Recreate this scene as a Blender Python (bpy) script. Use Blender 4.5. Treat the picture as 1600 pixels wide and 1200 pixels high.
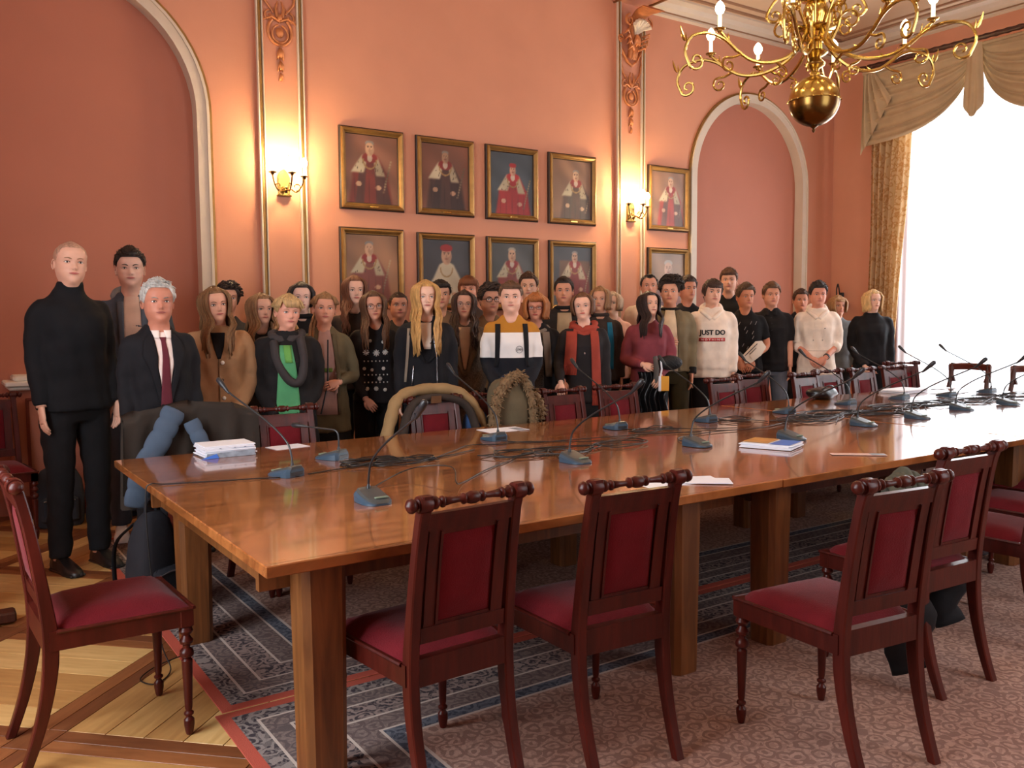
import bpy, bmesh, math, random
import numpy as np
from mathutils import Vector, Matrix, Euler
from mathutils.bvhtree import BVHTree
PI = math.pi
C = bpy.context.scene.collection
for o in list(bpy.data.objects):
    bpy.data.objects.remove(o)

# ------------------------------------------------------------------ camera
cam = bpy.data.cameras.new('camera'); co = bpy.data.objects.new('camera', cam); C.objects.link(co)
cam.sensor_fit = 'HORIZONTAL'; cam.sensor_width = 36.0; cam.lens = 1360.19 / 1600 * 36.0
cam.clip_start = 0.05; cam.clip_end = 200
def cam_matrix(yaw, pitch, roll, loc):
    cy, sy = math.cos(yaw), math.sin(yaw)
    f = Vector((sy*math.cos(pitch), cy*math.cos(pitch), math.sin(pitch)))
    r = Vector((cy, -sy, 0)); u = r.cross(f)
    c, s = math.cos(roll), math.sin(roll)
    r2 = c*r + s*u; u2 = -s*r + c*u
    m = Matrix((( r2.x, u2.x, -f.x, loc[0]), (r2.y, u2.y, -f.y, loc[1]), (r2.z, u2.z, -f.z, loc[2]), (0, 0, 0, 1)))
    return m
co.matrix_world = cam_matrix(math.radians(34.2477), math.radians(-4.3822), math.radians(-0.4289), (0, 0, 1.43))
bpy.context.scene.camera = co

# ------------------------------------------------------------------ light and exposure
sc = bpy.context.scene
sc.view_settings.view_transform = 'Standard'; sc.view_settings.look = 'None'
sc.view_settings.gamma = 1.0; sc.view_settings.use_curve_mapping = False
sc.view_settings.exposure = 0.14
world = bpy.data.worlds.new('sky'); sc.world = world; world.use_nodes = True
bg = world.node_tree.nodes['Background']; bg.inputs[0].default_value = (0.86, 0.93, 1.0, 1); bg.inputs[1].default_value = 2.0
def area(name, loc, rot, sx, sy, energy, col):
    l = bpy.data.lights.new(name, 'AREA'); l.shape = 'RECTANGLE'; l.size = sx; l.size_y = sy
    l.energy = energy; l.color = col
    o = bpy.data.objects.new(name, l); o.location = loc; o.rotation_euler = rot; C.objects.link(o); return o
# daylight coming in through the tall windows of the right wall
DAY = (0.90, 0.95, 1.0)
for yy in (5.15, 2.25):
    area('window_daylight', (10.5, yy, 2.5), (0, math.radians(90), 0), 3.8, 1.9, 175, DAY)
# daylight through the windows of the wall behind and left of the photographer
area('window_daylight', (-1.3, 2.6, 2.4), (0, math.radians(-90), 0), 3.4, 1.8, 200, DAY)
area('window_daylight', (4.5, -0.95, 2.5), (math.radians(90), 0, 0), 2.0, 3.4, 75, DAY)
SCONCE_W = 125.0
CHAND_W = 11.0

# ------------------------------------------------------------------ materials
def s2l(c):
    return tuple((x/12.92 if x <= 0.04045 else ((x+0.055)/1.055)**2.4) for x in c)
def rgb(r, g, b): return s2l((r/255, g/255, b/255))
_m = {}
def mat(name, col, rough=0.6, metal=0.0, var=0.0, vscale=8.0, bump=0.0, bscale=60.0, spec=0.5, coat=0.0, sheen=0.0, stretch=(1,1,1), emit=None, es=0.0, vcol=None, sss=0.0):
    if name in _m: return _m[name]
    m = bpy.data.materials.new(name); m.use_nodes = True; nt = m.node_tree; N = nt.nodes; L = nt.links
    b = N['Principled BSDF']
    b.inputs['Base Color'].default_value = (*col, 1); b.inputs['Roughness'].default_value = rough
    b.inputs['Metallic'].default_value = metal; b.inputs['Specular IOR Level'].default_value = spec
    b.inputs['Coat Weight'].default_value = coat; b.inputs['Coat Roughness'].default_value = 0.08
    if sheen: b.inputs['Sheen Weight'].default_value = sheen; b.inputs['Sheen Roughness'].default_value = 0.4
    if emit: b.inputs['Emission Color'].default_value = (*emit, 1); b.inputs['Emission Strength'].default_value = es
    if sss:
        b.inputs['Subsurface Weight'].default_value = sss; b.inputs['Subsurface Radius'].default_value = (0.02, 0.008, 0.004); b.inputs['Subsurface Scale'].default_value = 0.5
    tc = N.new('ShaderNodeTexCoord'); mp = N.new('ShaderNodeMapping'); mp.inputs['Scale'].default_value = stretch
    L.new(tc.outputs['Object'], mp.inputs[0])
    if vcol:
        at = N.new('ShaderNodeAttribute'); at.attribute_name = vcol; L.new(at.outputs['Color'], b.inputs['Base Color'])
    elif var:
        n = N.new('ShaderNodeTexNoise'); n.inputs['Scale'].default_value = vscale; n.inputs['Detail'].default_value = 5
        L.new(mp.outputs[0], n.inputs['Vector'])
        cr = N.new('ShaderNodeValToRGB'); cr.color_ramp.elements[0].position = 0.3; cr.color_ramp.elements[1].position = 0.7
        cr.color_ramp.elements[0].color = tuple(max(0, x*(1-var)) for x in col) + (1,)
        cr.color_ramp.elements[1].color = tuple(min(1, x*(1+var)) for x in col) + (1,)
        L.new(n.outputs['Fac'], cr.inputs[0]); L.new(cr.outputs[0], b.inputs['Base Color'])
    if bump:
        n2 = N.new('ShaderNodeTexNoise'); n2.inputs['Scale'].default_value = bscale; n2.inputs['Detail'].default_value = 4
        L.new(mp.outputs[0], n2.inputs['Vector'])
        bp = N.new('ShaderNodeBump'); bp.inputs['Strength'].default_value = bump; bp.inputs['Distance'].default_value = 0.01
        L.new(n2.outputs['Fac'], bp.inputs['Height']); L.new(bp.outputs[0], b.inputs['Normal'])
    _m[name] = m; return m

def fabric(r, g, b, bump=0.35, bs=14.0, rough=0.85, var=0.12, sheen=0.0):
    return mat('fabric_%d_%d_%d' % (r, g, b), rgb(r, g, b), rough, 0, var, 9.0, bump, bs, spec=0.25, sheen=sheen)

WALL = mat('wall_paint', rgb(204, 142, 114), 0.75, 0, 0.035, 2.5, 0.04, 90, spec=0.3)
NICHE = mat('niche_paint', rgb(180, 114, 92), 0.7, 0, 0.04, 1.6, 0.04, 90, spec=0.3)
CREAM = mat('cream_stucco', rgb(206, 190, 170), 0.6, 0, 0.04, 5, 0.05, 60)
GILT = mat('aged_gilt', rgb(150, 112, 60), 0.42, 0.6, 0.18, 12, 0.15, 40)
GILTDARK = mat('dark_gilt', rgb(120, 80, 40), 0.5, 0.4, 0.2, 12, 0.1, 40)  # a darker gilt, used for the beads along the beams
STUCCO = mat('gilded_stucco', rgb(190, 120, 72), 0.5, 0.25, 0.2, 20, 0.2, 60)
CEIL = mat('ceiling_paint', rgb(206, 178, 146), 0.8, 0, 0.03, 3)
BRASS = mat('polished_brass', rgb(196, 164, 92), 0.22, 1.0, 0.08, 6)
BRASSD = mat('dark_brass', rgb(120, 92, 48), 0.25, 1.0, 0.15, 8)
MAHOG = mat('mahogany', rgb(72, 22, 15), 0.34, 0, 0.35, 5, 0.04, 30, spec=0.35, coat=0.0, stretch=(6, 6, 0.8))
VELVET = mat('red_velvet', rgb(100, 21, 29), 0.9, 0, 0.12, 14, 0.25, 220, spec=0.15, sheen=0.12)
BLACKP = mat('black_plastic', rgb(34, 36, 40), 0.4, 0, 0.1, 20)
GREYP = mat('slate_plastic', rgb(64, 68, 68), 0.42, 0, 0.05, 20)
BLUEP = mat('blue_grey_plastic', rgb(54, 76, 94), 0.38, 0, 0.05, 20)
PAPER = mat('white_paper', rgb(236, 238, 246), 0.6)
CABLE = mat('cable_rubber', rgb(22, 19, 18), 0.5)
CANDLE = mat('candle_sleeve', rgb(250, 236, 205), 0.5, emit=(1.0, 0.78, 0.42), es=1.5)
BULB = mat('lit_bulb', rgb(255, 240, 210), 0.3, emit=(1.0, 0.80, 0.45), es=45.0)
GLASS = mat('spectacle_glass', (0.9, 0.92, 0.95), 0.05)
_g = GLASS.node_tree.nodes['Principled BSDF']; _g.inputs['Alpha'].default_value = 0.05

def wood_mat(name, c1, c2, rough, scale, stretch, coat=0.0, bump=0.02):
    m = bpy.data.materials.new(name); m.use_nodes = True; nt = m.node_tree; N = nt.nodes; L = nt.links
    b = N['Principled BSDF']; b.inputs['Roughness'].default_value = rough
    b.inputs['Coat Weight'].default_value = coat; b.inputs['Coat Roughness'].default_value = 0.06
    tc = N.new('ShaderNodeTexCoord'); mp = N.new('ShaderNodeMapping'); mp.inputs['Scale'].default_value = stretch
    L.new(tc.outputs['Object'], mp.inputs[0])
    n = N.new('ShaderNodeTexNoise'); n.inputs['Scale'].default_value = scale; n.inputs['Detail'].default_value = 8; n.inputs['Distortion'].default_value = 1.2
    L.new(mp.outputs[0], n.inputs['Vector'])
    cr = N.new('ShaderNodeValToRGB'); e = cr.color_ramp.elements
    e[0].position = 0.32; e[0].color = (*c1, 1); e[1].position = 0.68; e[1].color = (*c2, 1)
    L.new(n.outputs['Fac'], cr.inputs[0]); L.new(cr.outputs[0], b.inputs['Base Color'])
    n3 = N.new('ShaderNodeTexNoise'); n3.inputs['Scale'].default_value = 3.0; n3.inputs['Detail'].default_value = 3
    L.new(tc.outputs['Object'], n3.inputs['Vector'])
    mr = N.new('ShaderNodeMapRange'); mr.inputs['To Min'].default_value = rough*0.8; mr.inputs['To Max'].default_value = rough*1.3
    L.new(n3.outputs['Fac'], mr.inputs[0]); L.new(mr.outputs[0], b.inputs['Roughness'])
    bp = N.new('ShaderNodeBump'); bp.inputs['Strength'].default_value = bump; bp.inputs['Distance'].default_value = 0.01
    L.new(n3.outputs['Fac'], bp.inputs['Height']); L.new(bp.outputs[0], b.inputs['Normal'])
    return m
TABLETOP = wood_mat('table_veneer', rgb(120, 68, 34), rgb(174, 108, 58), 0.13, 5.0, (0.7, 4.5, 1), coat=0.7, bump=0.05)
TABLETOP2 = wood_mat('table_veneer_cross', rgb(124, 72, 36), rgb(172, 106, 56), 0.17, 5.0, (4.5, 0.7, 1), coat=0.25, bump=0.06)
TABLELEG = wood_mat('table_leg_wood', rgb(92, 54, 26), rgb(128, 80, 40), 0.35, 4.0, (6, 6, 0.6))
PALE1 = wood_mat('pale_oak', rgb(196, 152, 92), rgb(222, 182, 120), 0.3, 3.0, (1, 8, 1))
PALE2 = wood_mat('honey_oak', rgb(184, 136, 78), rgb(208, 162, 100), 0.3, 3.0, (1, 8, 1))
PALE3 = wood_mat('tan_oak', rgb(168, 120, 68), rgb(192, 144, 86), 0.3, 3.0, (1, 8, 1))
DARKO = wood_mat('brown_band_oak', rgb(128, 76, 42), rgb(156, 98, 58), 0.3, 3.0, (1, 8, 1))
DARKO2 = wood_mat('dark_band_oak', rgb(106, 60, 34), rgb(130, 78, 46), 0.3, 3.0, (1, 8, 1))
DARKWOOD = wood_mat('dark_stained_wood', rgb(52, 24, 16), rgb(78, 38, 26), 0.35, 4.0, (6, 6, 0.7))

# ------------------------------------------------------------------ mesh builder
class MB:
    def __init__(self): self.v = []; self.f = []; self.mi = []; self.mat = 0
    def add(self, vs, fs):
        o = len(self.v); self.v += [tuple(p) for p in vs]
        for q in fs: self.f.append(tuple(i+o for i in q)); self.mi.append(self.mat)
        return self
    def box(self, c, s, rz=0.0, m=None):
        x, y, z = s[0]/2, s[1]/2, s[2]/2; pts = []
        for dz in (-z, z):
            for dx, dy in ((-x, -y), (x, -y), (x, y), (-x, y)):
                pts.append(Vector((dx, dy, dz)))
        R = m if m is not None else Matrix.Rotation(rz, 3, 'Z')
        pts = [R @ p + Vector(c) for p in pts]
        return self.add(pts, [(0,3,2,1),(4,5,6,7),(0,1,5,4),(1,2,6,5),(2,3,7,6),(3,0,4,7)])
    def bbox(self, c, s, b=0.004, rz=0.0):
        # box with chamfered vertical and horizontal edges (12-sided ring loft)
        x, y, z = s[0]/2, s[1]/2, s[2]/2; R = Matrix.Rotation(rz, 3, 'Z'); rings = []
        def ring(xx, yy, zz, bb):
            return [(-xx+bb,-yy,zz),(xx-bb,-yy,zz),(xx,-yy+bb,zz),(xx,yy-bb,zz),(xx-bb,yy,zz),(-xx+bb,yy,zz),(-xx,yy-bb,zz),(-xx,-yy+bb,zz)]
        rs = [ring(x-b, y-b, -z, b*0.5), ring(x, y, -z+b, b), ring(x, y, z-b, b), ring(x-b, y-b, z, b*0.5)]
        vs = [R @ Vector(p) + Vector(c) for r in rs for p in r]; fs = []
        for k in range(3):
            for i in range(8):
                j = (i+1) % 8; fs.append((k*8+i, k*8+j, k*8+8+j, k*8+8+i))
        fs.append(tuple(range(7, -1, -1))); fs.append(tuple(range(24, 32)))
        return self.add(vs, fs)
    def loft(self, rings, close=True, cap=True):
        n = len(rings[0]); vs = [p for r in rings for p in r]; fs = []
        for k in range(len(rings)-1):
            for i in range(n if close else n-1):
                j = (i+1) % n; fs.append((k*n+i, k*n+j, (k+1)*n+j, (k+1)*n+i))
        if cap and close:
            fs.append(tuple(range(n-1, -1, -1))); fs.append(tuple(range((len(rings)-1)*n, len(rings)*n)))
        return self.add(vs, fs)
    def tube(self, pts, rad, n=8, flat=None, cap=True, up=None):
        pts = [Vector(p) for p in pts]; R = rad if hasattr(rad, '__len__') else [rad]*len(pts); rings = []
        t0 = (pts[1]-pts[0]).normalized()
        ref = Vector(up) if up else (Vector((0, 0, 1)) if abs(t0.z) < 0.9 else Vector((1, 0, 0)))
        a = t0.cross(ref).normalized()
        for i, p in enumerate(pts):
            t = (pts[min(i+1, len(pts)-1)] - pts[max(i-1, 0)])
            t = t.normalized() if t.length > 1e-9 else t0
            a = (a - t*a.dot(t)); a = a.normalized() if a.length > 1e-6 else t.cross(ref).normalized()
            b = t.cross(a); fl = flat if flat else 1.0
            rings.append([p + (a*math.cos(2*PI*k/n) + b*math.sin(2*PI*k/n)*fl)*R[i] for k in range(n)])
        return self.loft(rings, True, cap)
    def lathe(self, prof, n=16, c=(0, 0, 0), axis='Z', scale=1.0):
        rings = []; c = Vector(c)
        for r, z in prof:
            ring = []
            for k in range(n):
                a = 2*PI*k/n; x, y = r*math.cos(a)*scale, r*math.sin(a)*scale
                if axis == 'Z': p = Vector((x, y, z*scale))
                elif axis == 'X': p = Vector((z*scale, x, y))
                else: p = Vector((y, z*scale, x))
                ring.append(p + c)
            rings.append(ring)
        return self.loft(rings)
    def ball(self, c, r, n=12, m=8, s=(1, 1, 1), R=None):
        rings = []
        for j in range(m+1):
            t = PI*j/m; rr = max(math.sin(t), 0.001)
            ring = [Vector((r*rr*math.cos(2*PI*k/n)*s[0], r*rr*math.sin(2*PI*k/n)*s[1], -r*math.cos(t)*s[2])) for k in range(n)]
            if R is not None: ring = [R @ p for p in ring]
            rings.append([p + Vector(c) for p in ring])
        return self.loft(rings)
    def torus(self, c, R, r, n=24, m=8, axis='Z', s=(1, 1, 1), rot=None, a0=0, a1=2*PI):
        full = abs(a1-a0-2*PI) < 1e-6; rings = []
        cnt = n if full else n+1
        for i in range(cnt):
            a = a0 + (a1-a0)*i/n; ring = []
            for k in range(m):
                b = 2*PI*k/m; rr = R + r*math.cos(b); z = r*math.sin(b)
                x, y = rr*math.cos(a)*s[0], rr*math.sin(a)*s[1]
                p = Vector((x, y, z*s[2])) if axis == 'Z' else (Vector((x, z*s[2], y)) if axis == 'Y' else Vector((z*s[2], x, y)))
                if rot is not None: p = rot @ p
                ring.append(p + Vector(c))
            rings.append(ring)
        if full: rings.append(rings[0])
        return self.loft(rings, True, not full)
    def prism(self, poly, d, origin=(0, 0, 0), ex=(1, 0, 0), ey=(0, 0, 1), en=(0, 1, 0)):
        o, ex, ey, en = Vector(origin), Vector(ex), Vector(ey), Vector(en); n = len(poly)
        a = [o + ex*p[0] + ey*p[1] for p in poly]; b = [q + en*d for q in a]
        fs = [tuple(range(n)), tuple(range(2*n-1, n-1, -1))] + [(i, (i+1) % n + 0, (i+1) % n + n, i+n) for i in range(n)]
        fs[2:] = [(i, i+n, (i+1) % n + n, (i+1) % n) for i in range(n)]
        return self.add(a+b, fs)
    def grid(self, fn, nu, nv, closeu=False):
        vs = [fn(i/(nu if closeu else nu-1), j/(nv-1)) for j in range(nv) for i in range(nu)]; fs = []
        for j in range(nv-1):
            for i in range(nu if closeu else nu-1):
                k = (i+1) % nu; fs.append((j*nu+i, j*nu+k, (j+1)*nu+k, (j+1)*nu+i))
        return self.add(vs, fs)
    def xf(self, M, start=0):
        for i in range(start, len(self.v)): self.v[i] = tuple(M @ Vector(self.v[i]))
        return self
    def mesh(self, name, mats, smooth=True, ang=40):
        me = bpy.data.meshes.new(name); me.from_pydata(self.v, [], self.f)
        for m in mats: me.materials.append(m)
        if len(mats) > 1: me.polygons.foreach_set('material_index', self.mi)
        bm = bmesh.new(); bm.from_mesh(me); bmesh.ops.recalc_face_normals(bm, faces=bm.faces); bm.to_mesh(me); bm.free()
        if smooth:
            me.polygons.foreach_set('use_smooth', [True]*len(me.polygons))
            if ang < 180: me.set_sharp_from_angle(angle=math.radians(ang))
        return me
    def obj(self, name, mats, parent=None, smooth=True, ang=40):
        if not isinstance(mats, (list, tuple)): mats = [mats]
        o = bpy.data.objects.new(name, self.mesh(name, mats, smooth, ang)); C.objects.link(o)
        if parent is not None: o.parent = parent
        return o

def spline(pts, k=6):
    P = [Vector(p) for p in pts]; P = [P[0]*2-P[1]] + P + [P[-1]*2-P[-2]]; out = []
    for i in range(1, len(P)-2):
        for j in range(k):
            t = j/k; a, b, c, d = P[i-1], P[i], P[i+1], P[i+2]
            out.append(0.5*((2*b) + (c-a)*t + (2*a-5*b+4*c-d)*t*t + (3*b-a-3*c+d)*t**3))
    out.append(P[-2]); return out
def interp(tab, x):
    return float(np.interp(x, [t[0] for t in tab], [t[1] for t in tab]))
def thing(name, label, cat, loc=(0, 0, 0), rz=0.0, group=None):
    o = bpy.data.objects.new(name, None); C.objects.link(o); o.empty_display_size = 0.1
    o.location = loc; o.rotation_euler = (0, 0, rz); o['label'] = label; o['category'] = cat
    if group: o['group'] = group
    return o
def tag(o, label, cat, group=None):
    o['label'] = label; o['category'] = cat
    if group: o['group'] = group
    return o
def struct(o):
    o['kind'] = 'structure'; return o
def dup(root, loc, rz, label, group=None):
    r = root.copy(); C.objects.link(r); r.location = loc; r.rotation_euler = (0, 0, rz); r['label'] = label
    if group: r['group'] = group
    for ch in list(root.children):
        c = ch.copy(); C.objects.link(c); c.parent = r
        for g in list(ch.children):
            d = g.copy(); C.objects.link(d); d.parent = c
    return r
def voxel(o, size, smooth=2):
    md = o.modifiers.new('r', 'REMESH'); md.mode = 'VOXEL'; md.voxel_size = size; md.use_smooth_shade = True
    if smooth:
        ms = o.modifiers.new('s', 'SMOOTH'); ms.factor = 0.6; ms.iterations = smooth
    dg = bpy.context.evaluated_depsgraph_get(); ev = o.evaluated_get(dg); me = bpy.data.meshes.new_from_object(ev)
    old = o.data; o.modifiers.clear(); mats = list(old.materials); me.name = old.name; o.data = me
    me.materials.clear()
    for m in mats: me.materials.append(m)
    bpy.data.meshes.remove(old); me.polygons.foreach_set('use_smooth', [True]*len(me.polygons)); return o
# ------------------------------------------------------------------ the room
XL, XR, YN, YB, ZC = -0.98, 10.02, -0.45, 7.2, 4.86
m = MB(); m.add([(XL-.3, YN-.3, 0), (XR+.3, YN-.3, 0), (XR+.3, YB+.3, 0), (XL-.3, YB+.3, 0)], [(0, 1, 2, 3)]); struct(m.obj('floor', PALE2, smooth=False))
m = MB(); m.box(((XL+XR)/2, (YN+YB)/2, ZC+.05), (XR-XL+.6, YB-YN+.6, .1)); ceiling = struct(m.obj('ceiling', CEIL, smooth=False))

ARCHES = [(0.955, 3.05, 1.03), (8.43, 3.02, 1.035)]
def wall_back():
    m = MB(); segs = []; x = XL-.1
    for cx, cz, R in ARCHES:
        r = R-.055; a, b = max(cx-r, XL-.1), cx+r
        if a > x: segs.append((x, a))
        n = 40
        for i in range(n):
            x0, x1 = [max(a, cx-r*math.cos(PI*k/n)) for k in (i, i+1)]
            if x1-x0 < 1e-5: continue
            z0 = cz+math.sqrt(max(0, r*r-(x0-cx)**2)); z1 = cz+math.sqrt(max(0, r*r-(x1-cx)**2))
            m.add([(x0, YB, z0), (x1, YB, z1), (x1, YB, ZC), (x0, YB, ZC)], [(0, 1, 2, 3)])
            m.add([(x0, YB, z0), (x1, YB, z1), (x1, YB+.12, z1), (x0, YB+.12, z0)], [(0, 1, 2, 3)])
        for xx in (a, b): m.add([(xx, YB, 0), (xx, YB+.12, 0), (xx, YB+.12, cz), (xx, YB, cz)], [(0, 1, 2, 3)])
        x = b
    segs.append((x, XR+.1))
    for a, b in segs: m.add([(a, YB, 0), (b, YB, 0), (b, YB, ZC), (a, YB, ZC)], [(0, 1, 2, 3)])
    w = struct(m.obj('wall_back', WALL, smooth=False))
    for cx, cz, R in ARCHES:
        p = MB(); p.add([(cx-R, YB+.1, 0), (cx+R, YB+.1, 0), (cx+R, YB+.1, cz+R), (cx-R, YB+.1, cz+R)], [(0, 1, 2, 3)])
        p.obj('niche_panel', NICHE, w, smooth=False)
        def sweep(r0, r1, y0, y1, name, mt):
            q = MB(); rings = []
            path = [(cx+s*0, 0) for s in ()]
            pts = [(1, 0.0), (1, cz*.5)] ; rings = []
            def ring(dx, dz, bx, bz): # outward direction dx,dz from base point
                return [Vector((bx+dx*r0, y0, bz+dz*r0)), Vector((bx+dx*r1, y0, bz+dz*r1)), Vector((bx+dx*r1, y1, bz+dz*r1)), Vector((bx+dx*r0, y1, bz+dz*r0))]
            for z in (0, 1.0, 2.0): rings.append(ring(1, 0, cx, z))
            for i in range(33):
                a = PI*i/32; rings.append(ring(math.cos(a), math.sin(a), cx, cz))
            for z in (2.0, 1.0, 0): rings.append(ring(-1, 0, cx, z))
            q.loft(rings); q.obj(name, mt, w, ang=50)
        sweep(R-.085, R-.01, YB+.10, YB-.025, 'arch_moulding', CREAM)
        sweep(R-.01, R+.012, YB+.01, YB-.035, 'arch_bead', CREAM)
        sweep(R+.012, R+.035, YB+.01, YB-.018, 'arch_fillet', GILT)
    return w
WB = wall_back()

def wall_with_windows(name, axis, pos, lo, hi, wins, thick):
    # wall plane at axis=pos; openings (a, b, z0, z1) along the other axis
    m = MB(); cur = lo
    def blk(a, b, z0, z1):
        if b-a < 1e-4 or z1-z0 < 1e-4: return
        c, s = (a+b)/2, b-a
        if axis == 'X': m.box((pos+thick/2, c, (z0+z1)/2), (abs(thick), s, z1-z0))
        else: m.box((c, pos+thick/2, (z0+z1)/2), (s, abs(thick), z1-z0))
    for a, b, z0, z1 in sorted(wins):
        blk(cur, a, 0, ZC); blk(a, b, 0, z0); blk(a, b, z1, ZC); cur = b
    blk(cur, hi, 0, ZC)
    return struct(m.obj(name, WALL, smooth=False))
WINR = [(4.18, 6.10, 0.55, 4.28), (1.30, 3.22, 0.55, 4.28)]
wall_with_windows('wall_right', 'X', XR, YN-.3, YB+.12, WINR, 0.3)
WINL = [(1.70, 3.50, 0.7, 4.1)]
wall_with_windows('wall_left', 'X', XL, YN-.3, YB+.12, WINL, -0.25)
WINN = [(3.50, 5.50, 0.7, 4.1)]
wall_with_windows('wall_near', 'Y', YN, XL-.25, XR+.3, WINN, -0.25)
PANE = mat('window_glass', (1, 1, 1), 0.02, spec=0.3); PANE.node_tree.nodes['Principled BSDF'].inputs['Alpha'].default_value = 0.06
FRAMEW = mat('white_window_paint', rgb(235, 232, 225), 0.5)
def window(idx, axis, pos, w):
    a, b, z0, z1 = w; m = MB()
    def bar(c, s, zc, sz):
        if axis == 'X': m.bbox((pos, c, zc), (.06, s, sz), .006)
        else: m.bbox((c, pos, zc), (s, .06, sz), .006)
    for zz in (z0+.035, z1-.035, z1-1.0): bar((a+b)/2, b-a, zz, .07)
    for yy in (a+.035, b-.035, (a+b)/2): bar(yy, .07, (z0+z1)/2, z1-z0)
    wf = struct(m.obj('window_%d' % idx, FRAMEW))
    for (p, q) in ((a+.07, (a+b)/2-.035), ((a+b)/2+.035, b-.07)):
        for (r, s) in ((z0+.07, z1-1.035), (z1-.965, z1-.07)):
            g = MB()
            if axis == 'X': g.box((pos, (p+q)/2, (r+s)/2), (.006, q-p, s-r))
            else: g.box(((p+q)/2, pos, (r+s)/2), (q-p, .006, s-r))
            g.obj('pane', PANE, wf, smooth=False)
window(1, 'X', XR+.2, WINR[0]); window(2, 'X', XR+.2, WINR[1]); window(3, 'X', XL-.12, WINL[0]); window(4, 'Y', YN-.12, WINN[0])

# skirting and cornices
SKIRT = mat('skirting_paint', rgb(120, 52, 38), 0.45, 0, 0.08, 4)
def run(name, axis, pos, lo, hi, prof, mt, sgn):
    # prof: (distance out of the wall, z) swept along the wall
    m = MB(); r = []
    for t in (lo, hi):
        r.append([Vector((t, pos+sgn*d, z)) if axis == 'Y' else Vector((pos+sgn*d, t, z)) for d, z in prof])
    m.loft(r); return struct(m.obj(name, mt, smooth=False))
SP = [(0, 0), (.025, 0), (.025, .14), (.012, .17), (0, .18)]
run('baseboard_back', 'Y', YB, 1.99, XR, SP, SKIRT, -1)
run('baseboard_right', 'X', XR, YN, YB, SP, SKIRT, -1)
run('baseboard_left', 'X', XL, YN, YB, SP, SKIRT, 1)
COR = [(0, ZC-.0), (.20, ZC-.0), (.20, ZC-.02), (.13, ZC-.04), (.10, ZC-.08), (.05, ZC-.11), (.05, ZC-.14), (0, ZC-.15)]
CORL = mat('cornice_brown_line', rgb(150, 112, 84), 0.7, 0, 0.05, 4)  # brown lines that belong to the cornice and ceiling border
run('trim_1', 'Y', YB, 6.66, XR, COR, CREAM, -1); run('trim_13', 'Y', YB, XL, 6.66, [(0, ZC), (.10, ZC), (.06, ZC-.05), (0, ZC-.06)], CREAM, -1); run('trim_2', 'X', XR, YN, YB, COR, CREAM, -1)
run('trim_3', 'X', XL, YN, YB, COR, CREAM, 1)
for k, (a_, p_) in enumerate((('Y', YB), ('X', XR))):
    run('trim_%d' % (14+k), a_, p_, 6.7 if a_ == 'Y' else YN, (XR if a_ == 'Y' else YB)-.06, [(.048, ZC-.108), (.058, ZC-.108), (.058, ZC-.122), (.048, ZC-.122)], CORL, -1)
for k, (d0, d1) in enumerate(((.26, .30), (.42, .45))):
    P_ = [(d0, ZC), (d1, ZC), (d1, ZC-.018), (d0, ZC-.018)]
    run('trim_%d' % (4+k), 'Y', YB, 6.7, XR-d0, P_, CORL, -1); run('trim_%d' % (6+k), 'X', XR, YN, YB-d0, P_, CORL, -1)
# ceiling beams across the room above the pilasters
for k, xc in enumerate((2.585, 6.44)):
    m = MB(); m.box((xc, (YN+YB)/2, ZC-.06), (.46, YB-YN, .12)); b = struct(m.obj('trim_%d' % (8+k), WALL, smooth=False))
    for sx in (-1, 1):
        q = MB(); q.bbox((xc+sx*.20, (YN+YB)/2, ZC-.125), (.03, YB-YN, .02), .004); q.obj('beam_bead', GILTDARK, b)
        q = MB(); q.bbox((xc+sx*.29, (YN+YB-.25)/2, ZC-.02), (.10, YB-YN-.3, .04), .008); q.obj('beam_border', CREAM, b)

# wainscot with a cream ledge in the left niche
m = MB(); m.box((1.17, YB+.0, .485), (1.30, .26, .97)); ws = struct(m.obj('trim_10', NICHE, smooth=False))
for x0, x1 in ((.62, 1.12), (1.22, 1.74)):
    q = MB(); xc, w = (x0+x1)/2, x1-x0
    for dx in (-w/2, w/2): q.bbox((xc+dx, YB-.135, .52), (.022, .02, .70), .006)
    for zz in (.17, .87): q.bbox((xc, YB-.135, zz), (w+.022, .02, .022), .006)
    q.obj('panel_moulding', SKIRT, ws)
q = MB(); q.bbox((1.17, YB-.145, .09), (1.30, .03, .18), .008); q.obj('plinth', SKIRT, ws)
led = MB()
led.bbox((1.17, YB-.03, .985), (1.37, .36, .035), .008); led.bbox((1.19, YB-.01, 1.02), (1.30, .28, .04), .012); led.bbox((1.17, YB-.02, .955), (1.33, .32, .03), .01)
led.obj('ledge', mat('ledge_paint', rgb(226, 222, 212), 0.45), ws)

# ------------------------------------------------------------------ pilasters with gilded mouldings and stucco ornament
def leafshape(m, cx, cz, w, h, y, d=.03, n=6):
    # pointed bell husk hanging: three lobes
    for s, k in ((0, 1.0), (-1, .78), (1, .78)):
        pts = [Vector((cx+s*w*.32*t, y-d*math.sin(PI*min(1, t*.9+.1))*.8, cz+h*(.5-t))) for t in np.linspace(0, 1, 6)]
        m.tube(pts, [w*.10, w*.2*k, w*.26*k, w*.24*k, w*.15*k, w*.03], 7)
def scroll(m, cx, cz, r, y, turns=1.4, a0=0.0, rad=.012, sgn=1, n=22, plane='XZ'):
    pts = []
    for i in range(n+1):
        t = i/n; a = a0+sgn*2*PI*turns*t; rr = r*(1-t*.82)
        pts.append(Vector((cx+rr*math.cos(a), y, cz+rr*math.sin(a))))
    m.tube(pts, [rad*(1-.35*i/n) for i in range(n+1)], 6)
    return pts
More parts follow.
